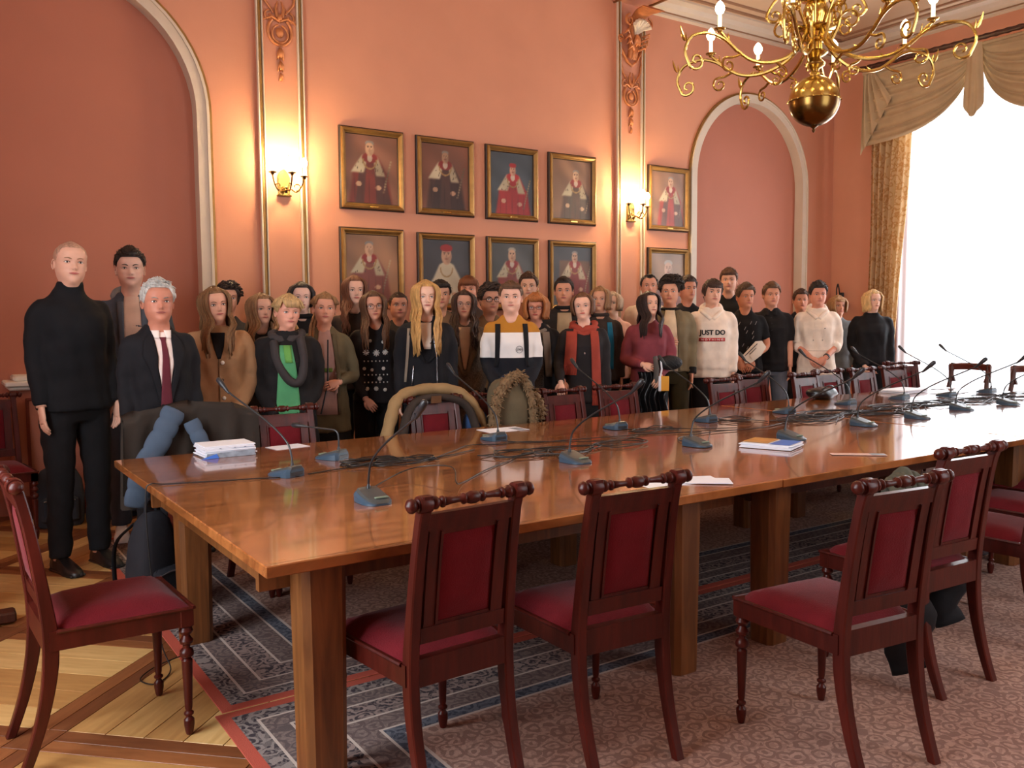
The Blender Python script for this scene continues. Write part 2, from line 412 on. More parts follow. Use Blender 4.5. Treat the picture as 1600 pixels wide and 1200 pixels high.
def pilaster(xc, idx):
    m = MB(); m.box((xc, YB-.015, ZC/2), (.40, .03, ZC)); p = struct(m.obj('trim_%d' % (11+idx), WALL, smooth=False))
    for s in (-1, 1):
        x = xc+s*.172
        q = MB(); q.bbox((x-.022, YB-.045, ZC/2), (.014, .03, ZC-.1), .004); q.bbox((x+.022, YB-.045, ZC/2), (.010, .026, ZC-.1), .004); q.obj('fillet', CREAM, p)
        q = MB(); r = []
        for z in (.03, ZC-.05): r.append([Vector((x+.018*math.cos(a), YB-.03-.022*math.sin(a), z)) for a in np.linspace(0, PI, 7)])
        q.loft(r); q.obj('gilt_bead', GILT, p)
    y = YB-.03
    q = MB()
    for z, w, h in ((3.61, .085, .10), (3.51, .07, .085), (3.425, .045, .065)): leafshape(q, xc, z, w, h, y)
    q.obj('bell_husk', STUCCO, p)
    q = MB()
    for s in (-1, 1):
        q.tube([(xc+s*.10*math.sin(a), y-.012, 3.79-.11*math.cos(a)) for a in np.linspace(0, 2.5, 10)], .013, 6)
        q.tube([(xc+s*.066*math.sin(a), y-.016, 3.77-.07*math.cos(a)) for a in np.linspace(0, 2.9, 10)], .010, 6)
        scroll(q, xc+s*.085, 3.905, .045, y-.012, 1.1, PI/2, .010, -s)
        q.tube([(xc, y-.01, 3.87), (xc+s*.07, y-.022, 3.90), (xc+s*.14, y-.012, 3.865)], [.014, .011, .006], 6)
        q.tube([(xc+s*.145, y-.012, 4.30), (xc+s*.15, y-.012, 4.16), (xc+s*.12, y-.014, 4.02), (xc+s*.05, y-.016, 3.93)], [.012, .012, .011, .008], 6)
        q.tube([(xc+s*.02, y-.02, 3.9), (xc+s*.035, y-.02, 3.97), (xc+s*.015, y-.02, 4.03)], [.016, .012, .005], 6)
    q.ball((xc, y-.012, 3.78), .035, 10, 6, (1, .6, 1.2)); q.ball((xc, y-.016, 3.90), .026, 8, 6)
    q.tube([(xc-.14, y-.012, 4.26), (xc-.06, y-.02, 4.14), (xc, y-.022, 4.10), (xc+.06, y-.02, 4.14), (xc+.14, y-.012, 4.26)], .016, 6)
    q.obj('cartouche', STUCCO, p)
    # bracket under the beam: forward curling scroll with a ribbed shell
    q = MB(); path = [(0, 4.18), (.03, 4.30), (.02, 4.42), (.06, 4.53), (.17, 4.60), (.34, 4.60)]; rings = []
    for d, z in spline([(0, d, z) for d, z in path], 4) and [(v.y, v.z) for v in spline([(0, d, z) for d, z in path], 4)]:
        w = .05+.30*d
        rings.append([Vector((xc+w*math.cos(a), y-.02-d-.045*math.sin(a), z-.03*math.sin(a))) for a in np.linspace(0, 2*PI, 13)[:-1]])
    q.loft(rings); q.obj('bracket', STUCCO, p)
    q = MB()
    for k in range(7):
        a = -1.1+2.2*k/6
        q.tube([(xc, y-.07, 4.40), (xc+.06*math.sin(a), y-.14, 4.43+.05*math.cos(a)), (xc+.13*math.sin(a), y-.20, 4.42+.11*math.cos(a))], [.006, .018, .022], 6)
    q.obj('shell', CREAM, p)
    q = MB()
    for s in (-1, 1):
        scroll(q, xc+s*.13, 4.52, .06, y-.14, 1.5, PI/2, .014, -s); scroll(q, xc+s*.17, 4.36, .04, y-.05, 1.3, -PI/2, .011, s)
        for k in range(4):
            q.tube([(xc+s*(.03+.02*k), y-.09, 4.24+.05*k), (xc+s*(.09+.02*k), y-.13, 4.27+.05*k), (xc+s*(.12+.02*k), y-.10, 4.23+.05*k)], [.012, .016, .004], 6)
    leafshape(q, xc, 4.22, .10, .14, y-.05); leafshape(q, xc, 4.34, .12, .12, y-.09)
    q.obj('acanthus_leaves', STUCCO, p)
for i, xc in enumerate((2.585, 6.445)): pilaster(xc, i)

# ------------------------------------------------------------------ parquet boards (pale squares framed by brown bands laid on the diagonal)
PIT, BND = 0.88, 0.142
IN = PIT-BND; NB = 5; BW = IN/NB
def board_mesh(name, l, w, mt):
    q = MB(); q.bbox((0, 0, .0015), (l-.003, w-.003, .003), .0008); return q.mesh(name, [mt], False)
BM = [board_mesh('board_a', IN, BW, PALE1), board_mesh('board_b', IN, BW, PALE2), board_mesh('board_c', IN, BW, PALE3), board_mesh('board_d', IN, BW, PALE1)]
ST = [board_mesh('strip_a', IN, BND/2, DARKO), board_mesh('strip_b', IN, BND/2, DARKO2)]
NOD = board_mesh('corner_block', BND, BND, DARKO2)
rnd = random.Random(4)
parq = struct(MB().add([(-1.2, -.7, .0005), (.9, -.7, .0005), (.9, 7.3, .0005), (-1.2, 7.3, .0005)], [(0, 1, 2, 3)]).obj('floor', DARKO2, smooth=False))
q2 = math.sqrt(.5)
def put(me, name, u, v, ang):
    x, y = (u+v)*q2, (u-v)*q2
    if not (-1.0 < x < 1.35 and 1.9 < y < 7.25): return
    o = bpy.data.objects.new(name, me); o.location = (x, y, 0.0008); o.rotation_euler = (0, 0, ang); o.parent = parq; C.objects.link(o)
u0, v0 = 2.52, -2.15
for i in range(-4, 6):
    for j in range(-8, 6):
        uc, vc = u0+PIT*(i+.5), v0-PIT*(j+.5)
        put(NOD, 'corner_block', u0+PIT*i, v0-PIT*j, PI/4)
        for s, me in ((-1, 0), (1, 1)):
            put(ST[me], 'band_board', uc, v0-PIT*j+s*BND/4, PI/4)
            put(ST[me], 'band_board', u0+PIT*i+s*BND/4, vc, -PI/4)
        along = (i+j) % 2
        for k in range(NB):
            t = (k-(NB-1)/2)*BW; me = BM[rnd.randrange(4)]
            if along: put(me, 'board', uc, vc+t, PI/4)
            else: put(me, 'board', uc+t, vc, -PI/4)

# ------------------------------------------------------------------ rugs
def rug_mat(name, W, H):
    m = bpy.data.materials.new(name); m.use_nodes = True; nt = m.node_tree; N = nt.nodes; L = nt.links; b = N['Principled BSDF']
    b.inputs['Roughness'].default_value = .95; b.inputs['Specular IOR Level'].default_value = .1
    tc = N.new('ShaderNodeTexCoord'); sx = N.new('ShaderNodeSeparateXYZ'); L.new(tc.outputs['Object'], sx.inputs[0])
    def M(op, a, c=None):
        n = N.new('ShaderNodeMath'); n.operation = op
        for i, v in ((0, a), (1, c)):
            if v is None: continue
            if isinstance(v, (int, float)): n.inputs[i].default_value = v
            else: L.new(v, n.inputs[i])
        return n.outputs[0]
    x, y = sx.outputs[0], sx.outputs[1]
    d = M('MINIMUM', M('MINIMUM', x, M('SUBTRACT', W, x)), M('MINIMUM', y, M('SUBTRACT', H, y)))
    def ramp(inp, stops, const=True):
        r = N.new('ShaderNodeValToRGB'); r.color_ramp.interpolation = 'CONSTANT' if const else 'LINEAR'
        e = r.color_ramp.elements; e[0].position = stops[0][0]; e[0].color = (*stops[0][1], 1); e[1].position = stops[1][0]; e[1].color = (*stops[1][1], 1)
        for p, c in stops[2:]: k = e.new(p); k.color = (*c, 1)
        L.new(inp, r.inputs[0]); return r.outputs[0]
    red, lt, dk, nv, gm = rgb(176, 84, 68), rgb(190, 172, 160), rgb(66, 58, 62), rgb(66, 68, 78), rgb(128, 110, 104)
    dn = M('DIVIDE', d, .56)
    base = ramp(dn, [(0, red), (.08, dk), (.20, lt), (.222, gm), (.36, lt), (.38, dk), (.58, lt), (.60, gm), (.78, lt), (.80, nv), (.90, lt), (.925, rgb(182, 148, 132))])
    fig = ramp(dn, [(0, red), (.08, rgb(170, 156, 148)), (.20, lt), (.222, dk), (.36, lt), (.38, rgb(176, 152, 142)), (.58, lt), (.60, rgb(74, 58, 60)), (.78, lt), (.80, rgb(120, 120, 128)), (.90, lt), (.925, rgb(104, 74, 70))])
    # curling figures: rings around scattered centres, distorted by noise
    nz = N.new('ShaderNodeTexNoise'); nz.inputs['Scale'].default_value = 16; L.new(tc.outputs['Object'], nz.inputs['Vector'])
    mx = N.new('ShaderNodeMix'); mx.data_type = 'VECTOR'; mx.inputs[0].default_value = .05; L.new(tc.outputs['Object'], mx.inputs[4]); L.new(nz.outputs['Color'], mx.inputs[5])
    vo = N.new('ShaderNodeTexVoronoi'); vo.inputs['Scale'].default_value = 17; vo.inputs['Randomness'].default_value = .75; L.new(mx.outputs[1], vo.inputs['Vector'])
    ring = M('SINE', M('MULTIPLY', vo.outputs['Distance'], 17.0)); ring = M('GREATER_THAN', ring, .15)
    vo2 = N.new('ShaderNodeTexVoronoi'); vo2.inputs['Scale'].default_value = 70; L.new(mx.outputs[1], vo2.inputs['Vector'])
    sp = M('GREATER_THAN', vo2.outputs['Distance'], .52)
    fac = M('MULTIPLY', M('MAXIMUM', ring, M('MULTIPLY', sp, .5)), .6)
    mc = N.new('ShaderNodeMix'); mc.data_type = 'RGBA'; L.new(fac, mc.inputs[0]); L.new(base, mc.inputs[6]); L.new(fig, mc.inputs[7])
    L.new(mc.outputs[2], b.inputs['Base Color'])
    bn = N.new('ShaderNodeTexNoise'); bn.inputs['Scale'].default_value = 350; L.new(tc.outputs['Object'], bn.inputs['Vector'])
    bp = N.new('ShaderNodeBump'); bp.inputs['Strength'].default_value = .5; bp.inputs['Distance'].default_value = .004; L.new(bn.outputs['Fac'], bp.inputs['Height']); L.new(bp.outputs[0], b.inputs['Normal'])
    return m
def rug(x0, y0, W, H, label, z):
    q = MB(); q.bbox((W/2, H/2, .001), (W, H, .006), .002); o = q.obj('rug', rug_mat('rug_wool', W, H)); o.location = (x0, y0, z)
    tag(o, label, 'rug', 'patterned rugs under the table'); return o
rug(.845, 3.125, 8.2, 3.0, 'grey-pink patterned rug with red edge lying under the far half of the table', .002)
rug(.815, -.10, 8.2, 3.215, 'grey-pink patterned rug with red edge under the nearest row of chairs', .002)
# ------------------------------------------------------------------ conference table, four units end to end
TZ = .76
tb = thing('conference_table', 'long glossy brown wooden conference table on square legs with microphones on it', 'table', (0, 0, 0))
JX = [.746, 2.90, 4.95, 6.40, 7.80]; LX = [(.96, 2.475), (3.03, 4.58), (5.10, 6.25), (6.55, 7.45)]
for i in range(4):
    a, b = JX[i], JX[i+1]; xc = (a+b)/2; dz = -.002 if i % 2 else 0
    q = MB(); q.bbox((xc, 3.39, TZ-.017+dz), (b-a-.003, 2.20, .034), .003); q.obj('tabletop', TABLETOP, tb, ang=30)
    w = b-a
    if i == 0:
        q = MB(); q.add([(a+.02, 2.31, TZ+.0004), (b-.02, 2.31, TZ+.0004), (b-.75, 3.05, TZ+.0004), (a+.75, 3.05, TZ+.0004)], [(0, 1, 2, 3)]); q.obj('veneer_panel', TABLETOP, tb, smooth=False)
    q = MB()
    for y in (2.52, 3.93): q.box((xc, y, .675), (w-.10, .03, .10))
    for x in (a+.10, b-.10): q.box((x, 3.22, .675), (.03, 1.40, .10))
    q.obj('apron', TABLELEG if i == 0 else DARKWOOD, tb, smooth=False)
    for x in LX[i]:
        for y in (2.46, 3.93):
            q = MB(); c = .02; h = .07; r = []
            for z, k in ((.006, .88), (.012, .90), (.725, 1.0)):
                hh = h*k; cc = c
                r.append([Vector((x+px, y+py, z)) for px, py in ((-hh+cc, -hh), (hh-cc, -hh), (hh, -hh+cc), (hh, hh-cc), (hh-cc, hh), (-hh+cc, hh), (-hh, hh-cc), (-hh, -hh+cc))])
            q.loft(r); q.obj('leg', TABLELEG, tb, smooth=False)

# ------------------------------------------------------------------ chairs
def make_chair(label):
    t = thing('dining_chair', label, 'chair')
    prof = [(.285, 0, .030), (.262, .06, .032), (.236, .14, .035), (.212, .24, .040), (.198, .34, .046), (.196, .44, .046), (.206, .54, .040), (.222, .66, .036), (.240, .78, .034), (.258, .87, .034), (.272, .915, .040), (.278, .942, .030)]
    pts = [(0, y, z) for y, z, d in prof]; ds = [d for y, z, d in prof]
    P = spline(pts, 3); zs = [p.z for p in P]
    for s in (-1, 1):
        q = MB(); r = []
        for p in P:
            d = float(np.interp(p.z, [a[1] for a in prof], ds)); x = s*(.160+.006*math.sin(p.z*4)); w = .017
            r.append([Vector((x-w+.004, p.y-d/2, p.z)), Vector((x+w-.004, p.y-d/2, p.z)), Vector((x+w, p.y-d/2+.004, p.z)), Vector((x+w, p.y+d/2-.004, p.z)), Vector((x+w-.004, p.y+d/2, p.z)), Vector((x-w+.004, p.y+d/2, p.z)), Vector((x-w, p.y+d/2-.004, p.z)), Vector((x-w, p.y-d/2+.004, p.z))])
        q.loft(r)
        q.lathe([(.004, -.019), (.024, -.019), (.026, -.010), (.026, .010), (.024, .019), (.004, .019)], 16, (s*.160, .272, .918), 'X')
        q.obj('back_leg', MAHOG, t)
    # turned crest rail with ball finials
    half = [(.018, 0), (.0185, .010), (.015, .020), (.010, .026), (.0165, .031), (.0165, .037), (.010, .041), (.0085, .050), (.0100, .075), (.0125, .098), (.009, .101), (.0165, .106), (.0165, .112), (.010, .117), (.012, .124), (.0185, .130), (.0185, .139), (.011, .145), (.014, .150), (.014, .192), (.019, .196), (.012, .200), (.018, .205), (.0215, .214), (.019, .223), (.012, .229), (.005, .232), (.0005, .233)]
    q = MB(); q.lathe([(r, -x*.93) for r, x in reversed(half)] + [(r, x*.93) for r, x in half[1:]], 14, (0, .272, .918), 'X'); q.obj('crest_rail', MAHOG, t, ang=60)
    def yb(z): return float(np.interp(z, [a[1] for a in prof], [a[0] for a in prof]))
    def slat(q, x0, x1, z0, z1, th=.022, off=0):
        r = []
        for z in np.linspace(z0, z1, 5):
            y = yb(z)+off
            r.append([Vector((x0, y-th/2, z)), Vector((x1, y-th/2, z)), Vector((x1, y+th/2, z)), Vector((x0, y+th/2, z))])
        q.loft(r)
    q = MB(); slat(q, -.145, .145, .838, .888, .026); slat(q, -.145, .145, .505, .552, .026)
    for s in (-1, 1): slat(q, s*.092 if s > 0 else -.136, .136 if s > 0 else -.092, .552, .838, .020)
    slat(q, -.092, .092, .822, .838, .016); slat(q, -.092, .092, .552, .562, .016)
    for s in (-1, 1): slat(q, s*.096-.004, s*.096+.004, .556, .834, .030)
    bf = q.obj('back_frame', MAHOG, t, smooth=False)
    q = MB()
    def pad(side):
        return lambda u, v: Vector(((u-.5)*.184, yb(.562+v*.260)+side*(.004+.012*min(1, 6*min(u, 1-u, v, 1-v))), .562+v*.260))
    q.grid(pad(-1), 9, 9); q.grid(pad(1), 9, 9); q.obj('back_pad', VELVET, bf)
    # seat rails and cushion
    q = MB()
    def quadbar(p0, p1, p2, p3, z0, z1):
        q.loft([[Vector((*p, z)) for p in (p0, p1, p2, p3)] for z in (z0, z1)])
    quadbar((-.215, -.235), (.215, -.235), (.205, -.205), (-.205, -.205), .385, .448)
    quadbar((-.165, .185), (.165, .185), (.165, .215), (-.165, .215), .380, .462)
    for s in (-1, 1): quadbar((s*.215, -.235), (s*.187, .20), (s*.160, .20), (s*.187, -.235), .385, .448)
    sr = q.obj('seat_rail', MAHOG, t, smooth=False)
    q = MB()
    for s in (-1, 1): q.tube([(s*.216, -.232, .446), (s*.189, .18, .446)], .0065, 6)
    q.tube([(-.214, -.238, .446), (.214, -.238, .446)], .0065, 6); q.obj('rail_moulding', MAHOG, sr)
    q = MB()
    def cush(u, v):
        e = min(u, 1-u, v, 1-v); w = .206+(.178-.206)*v
        return Vector(((2*u-1)*w*(1), -.228+.408*v, .446+.040*(1-(1-min(1, e*5))**2)+.012*math.sin(PI*u)*math.sin(PI*v)))
    q.grid(cush, 13, 13); q.obj('seat_cushion', VELVET, t, ang=180)
    leg = [(.002, 0), (.011, .001), (.014, .012), (.0175, .035), (.0175, .052), (.011, .060), (.010, .066), (.0165, .071), (.0165, .077), (.010, .083), (.0125, .095), (.0185, .262), (.012, .270), (.023, .278), (.0245, .288), (.021, .298), (.012, .306), (.0125, .316), (.021, .322), (.023, .332), (.016, .341), (.0125, .350), (.020, .357), (.024, .366), (.020, .376), (.018, .383)]
    for s in (-1, 1):
        q = MB(); q.lathe(leg, 16, (s*.193, -.213, 0))
        q.bbox((s*.193, -.213, .415), (.044, .044, .068), .003); q.obj('front_leg', MAHOG, t, ang=35)
    return t
CH = 'mahogany dining chair with red velvet pads'
def place_from(mid, ang, flip):   # crest midpoint at z .93 -> chair origin
    a = ang if flip else ang+PI
    return a
c1 = make_chair('mahogany chair with dark red seat standing free at the left end of the table')
def chair_at(crest_x, crest_y, rz, label, group, first=None):
    # rz: direction the sitter faces = local -Y rotated; crest lies at local y .272
    zz = .006
    ox = crest_x + .272*math.sin(rz); oy = crest_y - .272*math.cos(rz)
    if first is not None:
        first.location = (ox, oy, 0.006); first.rotation_euler = (0, 0, rz); first['label'] = label; first['group'] = group; return first
    return dup(c1, (ox, oy, 0.006), rz, label, group)
G1, G2, G3 = 'chairs on the near side of the table', 'chairs on the far side of the table', 'chairs at the right end of the table'
chair_at(.215, 3.205, PI/2+.04, c1['label'], 'chairs at the left end of the room', c1)
NEAR = {}
for k, (x, y, a, lb) in enumerate([
    (1.275, 2.075, 2.5, 'red-backed mahogany chair seen from behind, leftmost of the near row'),
    (1.802, 1.968, -4.0, 'red-backed mahogany chair second in the near row, papers behind its crest rail'),
    (2.452, 1.490, -7.0, 'mahogany chair pulled back with its red seat showing, third in the near row'),
    (3.235, 1.700, -3.5, 'mahogany chair with dark coat and bright green patch on it, fourth in the near row')]):
    NEAR[k] = chair_at(x, y, PI+math.radians(a), lb, G1)
for x, y, lb in ((4.02, 1.70, 'mahogany chair with red seat at the right edge, beside the dark coat'),
                 (4.62, 1.92, 'mahogany chair at the right edge, middle one of three red seats'),
                 (5.22, 2.10, 'mahogany chair at the right edge, farthest of three red seats')):
    chair_at(x, y, PI, lb, G1)
FAR = [(1.21, 4.78, 4, 'mahogany chair covered by the dark jacket at the far left corner of the table'),
       (1.68, 4.78, -2, 'empty mahogany chair in front of the girl in the green sweater'),
       (2.66, 4.80, -2, 'mahogany chair with a beige puffer jacket hung round its back'),
       (3.15, 4.84, 3, 'mahogany chair hidden under the fur-trimmed parka'),
       (3.64, 4.74, 0, 'empty mahogany chair in front of the woman in the long grey scarf'),
       (4.17, 4.78, -3, 'empty mahogany chair in front of the woman in the rust-red scarf'),
       (5.25, 4.74, 0, 'empty mahogany chair in front of the lettered white hoodie'),
       (5.78, 4.92, -4, 'empty mahogany chair in front of the boy with the white belt bag'),
       (6.25, 4.74, 2, 'empty mahogany chair in front of the boy in the loose black shirt'),
       (6.74, 4.86, -3, 'empty mahogany chair in front of the tall boy in the plain white hoodie'),
       (7.22, 4.84, 0, 'empty mahogany chair just behind the pile of white papers'),
       (7.72, 4.84, -3, 'empty mahogany chair in front of the blonde woman in black')]
for x, y, a, lb in FAR: chair_at(x, y, math.radians(a), lb, G2)
chair_at(8.45, 5.20, math.radians(-25), 'mahogany chair farthest from the camera, right of the blonde woman', G2)
chair_at(.36, 6.86, math.radians(3), 'mahogany chair against the far wall beside the cream ledge at the left edge', 'chairs at the left end of the room')
# plainer chairs with a flat crest at the right end, seen against the window
def flat_chair(x, y, rz, label):
    t = thing('flat_crest_chair', label, 'chair', (x, y, .006), rz, G3)
    for s in (-1, 1):
        q = MB(); P = spline([(s*.20, .30, 0), (s*.20, .24, .22), (s*.20, .20, .44), (s*.19, .21, .60), (s*.175, .25, .80), (s*.17, .28, .95)], 4)
        q.tube(P, [.020]*len(P), 6); q.obj('back_leg', DARKWOOD, t)
        q = MB(); q.lathe([(.012, 0), (.018, .03), (.012, .08), (.022, .26), (.012, .3), (.024, .34), (.022, .42)], 12, (s*.2, -.2, 0)); q.obj('front_leg', DARKWOOD, t)
        q = MB(); q.prism([(-.05, .775), (.012, .775), (.016, .92), (-.012, .92), (-.020, .86)][::1], .022, (s*.185, .255, 0), (s, 0, 0), (0, 0, 1), (0, 1, 0)); q.obj('flared_bracket', DARKWOOD, t, smooth=False)
    q = MB(); r = []
    for u in np.linspace(-1, 1, 9): r.append([Vector((u*.20, .285+.03*(1-u*u)-.02+dy, .91+.012*(1-u*u)+dz)) for dy, dz in ((-.012, -.03), (.012, -.03), (.018, .02), (.0, .034), (-.016, .02))])
    q.loft(r); q.obj('crest_rail', mat('warm_dark_wood', rgb(88, 38, 28), .25, coat=.6), t)
    q = MB(); q.bbox((0, 0, .42), (.44, .44, .07), .006); q.obj('seat_rail', DARKWOOD, t)
    q = MB(); q.bbox((0, 0, .468), (.42, .42, .05), .02); q.obj('seat_cushion', VELVET, t)
flat_chair(8.02, 4.40, -PI/2, 'flat-crested dark chair against the window glare, left one at the table end')
flat_chair(8.02, 3.82, -PI/2, 'flat-crested dark chair against the window glare, right one at the table end')

# ------------------------------------------------------------------ microphones
LCD = mat('dim_button_strip', rgb(120, 140, 122), .4)
def make_mic(straight=True, bent=False, reach=.36, rise=.34):
    t = thing('desk_microphone', '', 'microphone')
    q = MB(); r = []
    prof = [(.062, .040, .044), (.050, .052, .047), (.020, .056, .040), (-.02, .056, .029), (-.055, .050, .019), (-.075, .038, .012), (-.082, .026, .008)]
    for y, w, h in prof:
        r.append([Vector((-w, y, 0)), Vector((-w*1.02, y, h*.55)), Vector((-w*.86, y, h*.78)), Vector((w*.86, y, h*.78)), Vector((w*1.02, y, h*.55)), Vector((w, y, 0))])
    q.loft(r); bs = q.obj('base', BLUEP, t, ang=30)
    q = MB(); r = []
    for y, w, h in prof:
        r.append([Vector((-w*.84, y, h*.76)), Vector((-w*.70, y, h*1.0)), Vector((0, y, h*1.06)), Vector((w*.70, y, h*1.0)), Vector((w*.84, y, h*.76))])
    q.loft(r); q.obj('top_plate', GREYP, bs, ang=30)
    q = MB(); q.bbox((.012, -.050, .0235), (.05, .014, .005), .001, 0); q.obj('button_strip', LCD, bs)
    q = MB(); q.bbox((0, .058, .014), (.07, .010, .018), .002); q.obj('rear_socket', BLACKP, bs)
    if bent: P = spline([(0, .035, .04), (0, .035, .10), (0, .02, .135), (0, -.05, .142), (0, -.19, .150)], 6)
    else: P = spline([(0, .035, .04), (0, .030, .09), (0, 0, .15), (0, -.12, .15+(rise-.15)*.36), (0, -reach+.05, rise-.035), (0, -reach, rise)], 6)
    q = MB(); q.tube(P, .0042, 8); q.lathe([(.009, 0), (.008, .01), (.005, .02)], 10, (0, .035, .04)); gk = q.obj('gooseneck', mat('gooseneck_grey', rgb(50, 52, 54), .35, .4), t)
    d = (P[-1]-P[-3]).normalized(); e = P[-1]; q = MB()
    q.tube([e-d*.05, e-d*.03, e, e+d*.012, e+d*.040, e+d*.048], [.0045, .008, .0105, .0125, .0125, .006], 10); q.obj('microphone_head', BLACKP, gk)
    return t
mics = []
proto = make_mic(reach=.395, rise=.372); protoF = None; benty = make_mic(bent=True)
NL = ['nearest the left corner of the near table edge', 'behind the second chair of the near row', 'near side, just left of the brochures', 'near side, behind the orange brochures', 'near side, above the name strip', 'near side, in front of the window glare on the table', 'near side, second from the right on the white glare', 'near side, rightmost on the white glare']
nb = [(1.345, 2.887, -.02), (2.481, 3.134, .06), (3.30, 3.157, .10), (3.878, 3.02, .02), (4.706, 3.138, .06), (5.302, 3.15, .03), (6.012, 3.247, .04), (6.621, 3.229, 0)]
for k, (x, y, a) in enumerate(nb):
    o = proto if k == 0 else dup(proto, (x, y, TZ), a, '')
    o.location = (x, y, TZ+.001); o.rotation_euler = (0, 0, a); o['group'] = 'microphones along the near side'
    o['label'] = 'grey gooseneck microphone leaning right, ' + NL[k]
FL = ['leaning left over the brochure stack, cable running off the table end', None, 'leaning left before the fur-trimmed parka', 'leaning left before the woman in the red scarf', 'leaning left towards the black jacket on the arm', 'leaning left towards the hands of the boy with the belt bag', 'leaning left before the plain white hoodie', 'leaning left before the blonde woman in black', 'leaning left against the window, left one', 'leaning left against the window, right one']
fb = [(1.277, 3.595, PI-(-.40)), (1.615, 3.903, PI+.55), (2.585, 3.976, PI+.1), (3.425, 3.931, PI), (4.112, 3.853, PI), (4.894, 3.863, PI-.05), (5.715, 3.953, PI), (6.393, 3.941, PI+.05), (6.883, 3.836, PI), (7.482, 3.821, PI)]
for k, (x, y, a) in enumerate(fb):
    if k == 1:
        benty.location = (x, y, TZ+.001); benty.rotation_euler = (0, 0, a); benty['group'] = 'microphones along the far side'
        benty['label'] = 'grey desk microphone with short neck bent flat to the left, beside the coil of cables'; continue
    o = dup(proto, (x, y, TZ+.001), a, 'grey gooseneck microphone ' + FL[k], 'microphones along the far side')

# ------------------------------------------------------------------ cables on the table
def cable(pts, label, r=.0028, group='black cables on the table', k=6):
    q = MB(); P = spline(pts, k); q.tube(P, r, 6); return tag(q.obj('cable', CABLE), label, 'cable', group)
rr = random.Random(11)
def z_(d=0): return TZ+.0045+d
cable([(1.31, 3.53, z_()), (1.22, 3.56, z_()), (1.0, 3.63, z_()), (.80, 3.69, z_()), (.748, 3.70, z_(.004)), (.728, 3.705, .72), (.735, 3.71, .45), (.76, 3.68, .12), (.78, 3.62, .016), (.70, 3.52, .012), (.66, 3.60, .012), (.74, 3.70, .012), (.86, 3.74, .02)], 'black cable running to the table end and down to the floor')
def coil(cx, cy, n, rx, ry, label, tails, jit=.03):
    pts = [(*tails[0], z_())] if tails else []
    for i in range(n*8):
        a = 2*PI*i/8; f = 1+rr.uniform(-.22, .22)
        pts.append((cx+rx*f*math.cos(a)+rr.uniform(-jit, jit), cy+ry*f*math.sin(a)+rr.uniform(-jit, jit), z_(.003*(i % 5))))
    for t in tails[1:]: pts.append((*t, z_()))
    return cable(pts, label)
coil(1.72, 3.66, 6, .15, .08, 'thick coil of black cable right of the bent microphone', [(1.36, 3.56), (2.05, 3.62), (2.3, 3.72)])
coil(1.84, 3.60, 3, .14, .07, 'loose black cable lying over the thick coil', [(1.66, 3.82), (2.0, 3.55)])
cable([(1.34, 2.96, z_()), (1.46, 3.12, z_()), (1.70, 3.26, z_(.03)), (1.80, 3.10, z_(.05)), (1.72, 2.92, z_(.02)), (1.80, 3.0, z_()), (2.02, 3.18, z_()), (2.25, 3.33, z_()), (2.4, 3.45, z_())], 'black cable arching up from the table behind the leftmost near chair')
cable([(2.0, 3.60, z_()), (2.20, 3.75, z_()), (2.36, 3.86, z_()), (2.5, 3.80, z_()), (2.66, 3.80, z_()), (2.9, 3.62, z_()), (3.1, 3.50, z_())], 'black cable waving in front of the fur-trimmed parka')
coil(2.44, 3.48, 3, .20, .09, 'tangled black cable left of the second near microphone', [(2.46, 3.20), (2.7, 3.3)], .05)
coil(2.62, 3.40, 2, .22, .10, 'black cable loops between the second near microphone and the name paper', [(2.50, 3.21), (2.9, 3.5), (3.3, 3.6)], .05)
cable([(2.58, 3.90, z_()), (2.68, 3.74, z_()), (2.90, 3.70, z_()), (3.15, 3.66, z_()), (3.42, 3.62, z_()), (3.7, 3.5, z_())], 'black cable trailing right from the microphone before the parka')
coil(3.02, 3.42, 2, .16, .07, 'flat black cable loop left of the third near microphone', [(3.25, 3.6)], .02)
coil(3.52, 3.72, 3, .14, .06, 'black cable loops in front of the red-scarf microphone', [(3.42, 3.87), (3.8, 3.6), (4.0, 3.5)], .03)
cable([(3.30, 3.22, z_()), (3.42, 3.40, z_()), (3.75, 3.46, z_()), (4.1, 3.42, z_()), (4.45, 3.50, z_())], 'black cable running right from the third near microphone')
coil(4.30, 3.78, 2, .10, .10, 'black cable loop right of the microphone by the black jacket', [(4.11, 3.80), (4.4, 3.6)], .02)
for k, (cx, cy) in enumerate(((4.72, 3.52), (5.02, 3.62), (5.42, 3.48), (5.86, 3.60), (6.22, 3.54), (6.60, 3.52), (7.00, 3.54), (7.35, 3.50))):
    where = ['behind the brochures', 'before the belt-bag boy', 'left of the white glare', 'below the plain white hoodie', 'at the left of the glare', 'in the middle of the glare', 'right of the middle of the glare', 'at the right of the glare'][k]
    coil(cx, cy, 5, .26, .10, 'heap of tangled black cables %s' % where, [(cx-.05, cy-.22), (cx+.45, cy+.03)], .06)
cable([(.16, 5.9, .006), (.45, 5.95, .006), (.78, 6.02, .006), (1.02, 6.35, .006)], 'black cable on the floor between the shoes', group=None) if False else None

